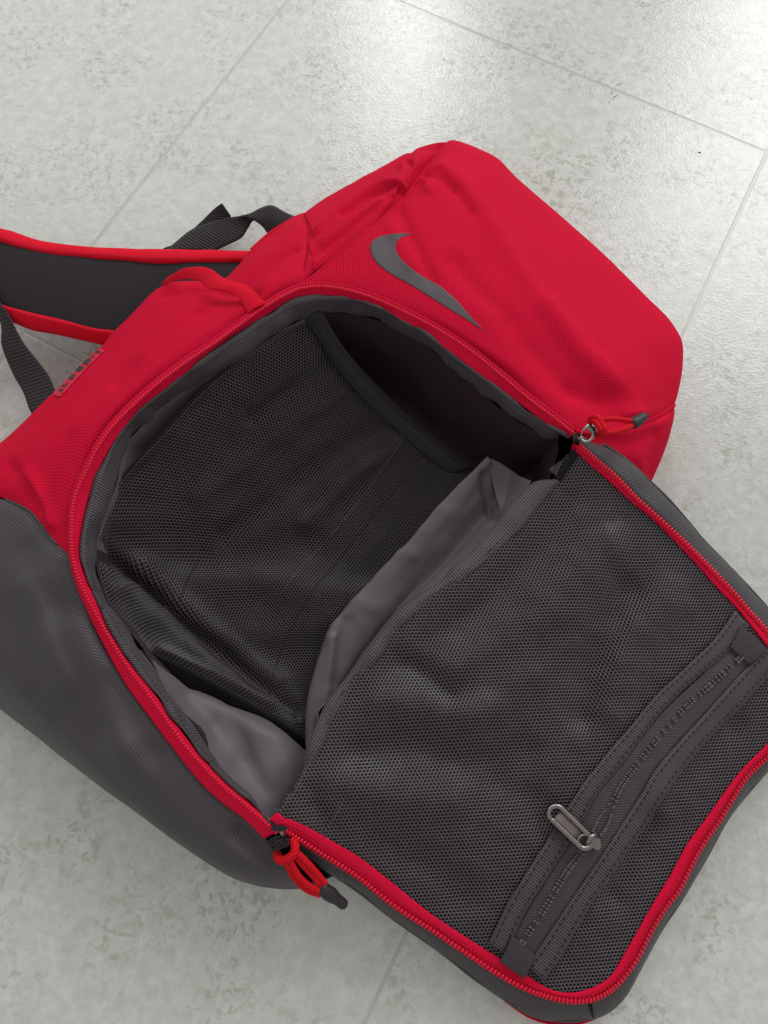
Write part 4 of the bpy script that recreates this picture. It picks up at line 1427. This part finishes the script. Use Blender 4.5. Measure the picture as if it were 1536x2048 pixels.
marks = [(0.10, 0.14, 2, 7), (0.17, 0.20, 3, 8), (0.235, 0.265, 3, 5), (0.33, 0.43, 3, 9), (0.50, 0.60, 2, 9), (0.66, 0.76, 2, 9), (0.81, 0.85, 3, 5), (0.90, 0.915, 2, 9), (0.945, 0.96, 2, 9)]
for (t0, t1, a0, a1) in marks:
    c0, c1 = t0 * 39, t1 * 39
    rows_ = []
    for a in (a0, (a0 + a1) / 2, a1):
        rw = []
        for c in np.linspace(c0, c1, 4):
            ia, ib = int(a), min(int(c), 38)
            fa, fb = a - ia, c - ib
            P_ = (Pt + Pn * 0.0016)
            rw.append((P_[ia, ib] * (1 - fb) + P_[ia, ib + 1] * fb) * (1 - fa) + (P_[min(ia + 1, 11), ib] * (1 - fb) + P_[min(ia + 1, 11), ib + 1] * fb) * fa)
        rows_.append(np.array(rw))
    G = loft(rows_, 5, 5)
    sheet('raised_mark', G, INK, patch, 0.0005)

# padded shoulder strap
st_t = curve([(-140, 420, .10), (-60, 438, .095), (0, 468, .09), (42, 485), (104, 498, .08), (167, 504), (250, 508, .070), (312, 512), (417, 512, .06), (500, 510, .05), (580, 505, .045)])
st_b = curve([(-120, 560, .085), (-60, 585, .08), (0, 608, .078), (62, 632), (125, 648, .070), (188, 665), (229, 672, .060), (300, 690, .05), (400, 690, .045), (500, 680, .04)])
Gs = loft([st_t + np.array([0, 0, -0.004]), st_t, between(st_t, st_b, .28, .004), between(st_t, st_b, .7, .004), st_b, st_b + np.array([0, 0, -0.004])], 90, 26)
Gs = rumple(Gs, 14, 0.003, 6.0)
strap = sheet('shoulder_strap', Gs, NEOP, pack, 0.009, label='dark padded shoulder strap edged in red')
e1o = curve([(-140, 392, .10), (-60, 425, .095), (0, 455, .09), (25, 461), (83, 481, .082), (133, 490), (200, 494, .072), (292, 498), (375, 499, .062), (500, 500, .052), (580, 495, .046)])
e1i = curve([(-140, 418, .105), (-60, 450, .10), (0, 480, .094), (42, 494), (104, 507, .084), (167, 512), (250, 518, .074), (312, 522), (417, 521, .064), (500, 520, .054), (580, 515, .047)])
e2i = curve([(-120, 552, .09), (-60, 585, .084), (0, 606, .080), (62, 625), (125, 640, .073), (188, 656), (232, 661, .064), (300, 678, .055), (400, 680, .05)])
e2o = curve([(-120, 590, .08), (-60, 612, .075), (0, 630, .071), (62, 652), (125, 665, .062), (205, 683), (240, 690, .052), (300, 705, .045), (400, 705, .04)])
for a, b in ((e1o, e1i), (e2i, e2o)):
    lo = -0.008
    G = loft([a + up2 * lo, a, between(a, b, .5, .003), b, b + up2 * lo], 90, 14)
    o = sheet('strap_binding', rumple(G, 40, 0.0012, 8.0), RED_BIND, strap, 0.0012)
    nr_ = 9 if a is e1o else 5
    stitches('stitching', G[nr_] + up2 * 0.0006, 0.0042, 0.36, 0.0005, RTHREAD, strap)

# lower webbing running out under the bag on the left
wa = curve([(-70, 560, .085), (-30, 600, .080), (0, 648, .070), (0 + 2, 690, .060), (25, 746, .046), (46, 783, .040), (62, 825, .036), (100, 880, .030)])
wb = curve([(-20, 555, .090), (0, 606, .084), (14, 628, .080), (42, 679, .066), (71, 717, .056), (96, 750, .048), (112, 785, .042), (150, 850, .034)])
Gw = loft([wa, between(wa, wb, .5, .001), wb], 80, 10)
sheet('webbing_strap', rumple(Gw, 25, 0.0012, 3.0), WEB, pack, 0.0016, label='dark ribbed webbing crossing the floor at the left edge')

# twisted webbing above the shoulder strap
t1a = curve([(300, 520, .018), (326, 497, .020), (352, 487, .022), (400, 445, .030), (428, 418, .036), (444, 406, .040)])
t1b = curve([(420, 520, .010), (434, 498, .012), (445, 480, .014), (455, 455, .018), (460, 440, .022), (462, 432, .026)])
sheet('webbing_strap', rumple(loft([t1a, t1b], 40, 10), 30, 0.002, 5.0), WEB, pack, 0.0016, label='folded end of dark webbing behind the shoulder strap')
t2a = curve([(330, 500, .030), (380, 462, .032), (420, 445, .034), (462, 434, .036), (500, 426, .036), (520, 417, .038), (544, 411, .042), (566, 422, .040), (592, 433, .040), (640, 440, .04)])
t2b = curve([(430, 502, .022), (445, 494, .022), (462, 486, .022), (484, 474, .022), (496, 457, .024), (508, 441, .028), (522, 450, .028), (538, 470, .026), (560, 478, .026), (620, 480, .03)])
sheet('webbing_strap', rumple(loft([t2a, between(t2a, t2b, .5, .002), t2b], 70, 10), 30, 0.002, 7.0), WEB, pack, 0.0016, label='twisted dark webbing joined to a red tab')
ta_ = curve([(500, 497, .060), (540, 462, .064), (590, 432, .066), (612, 424, .066)])
tb_ = curve([(520, 520, .05), (560, 490, .05), (600, 460, .05), (630, 450, .05)])
sheet('strap_tab', loft([ta_, between(ta_, tb_, .5, .002), tb_], 30, 8), RED_BIND, pack, 0.002, label='red triangular tab sewn to the side')

# ------------------------------------------------------------------ bits on the floor
fz = empty('lint', tuple(at(1230, 178)), 'pale wisp of lint lying across a tile joint', 'lint')
LINT = plain('pale_fibre', (0.80, 0.80, 0.78), 0.8)
segs = [[(1219, 205), (1223, 196), (1229, 190)], [(1224, 186), (1226, 178), (1230, 174)], [(1225, 176), (1232, 169), (1238, 165)], [(1240, 167), (1243, 160), (1244, 158)], [(1229, 192), (1233, 189), (1237, 188)]]
for s in segs:
    tube('fibre', catmull(np.array([at(x, y, 0.0016) for x, y in s]), 8), 0.0006, LINT, fz, 5)
cr = at(1399, 305, 0)
cv = []
for k in range(12):
    t = 2 * math.pi * k / 12
    cv.append((cr[0] + 0.0016 * math.cos(t) * (1 + 0.3 * random.random()), cr[1] + 0.0011 * math.sin(t), 0.0002))
cv += [(cr[0], cr[1], 0.0014)]
mesh_obj('crumb', cv, [(k, (k + 1) % 12, 12) for k in range(12)], MATTE_BLACK, None, label='tiny black crumb lying on the bright tile', cat='crumb')
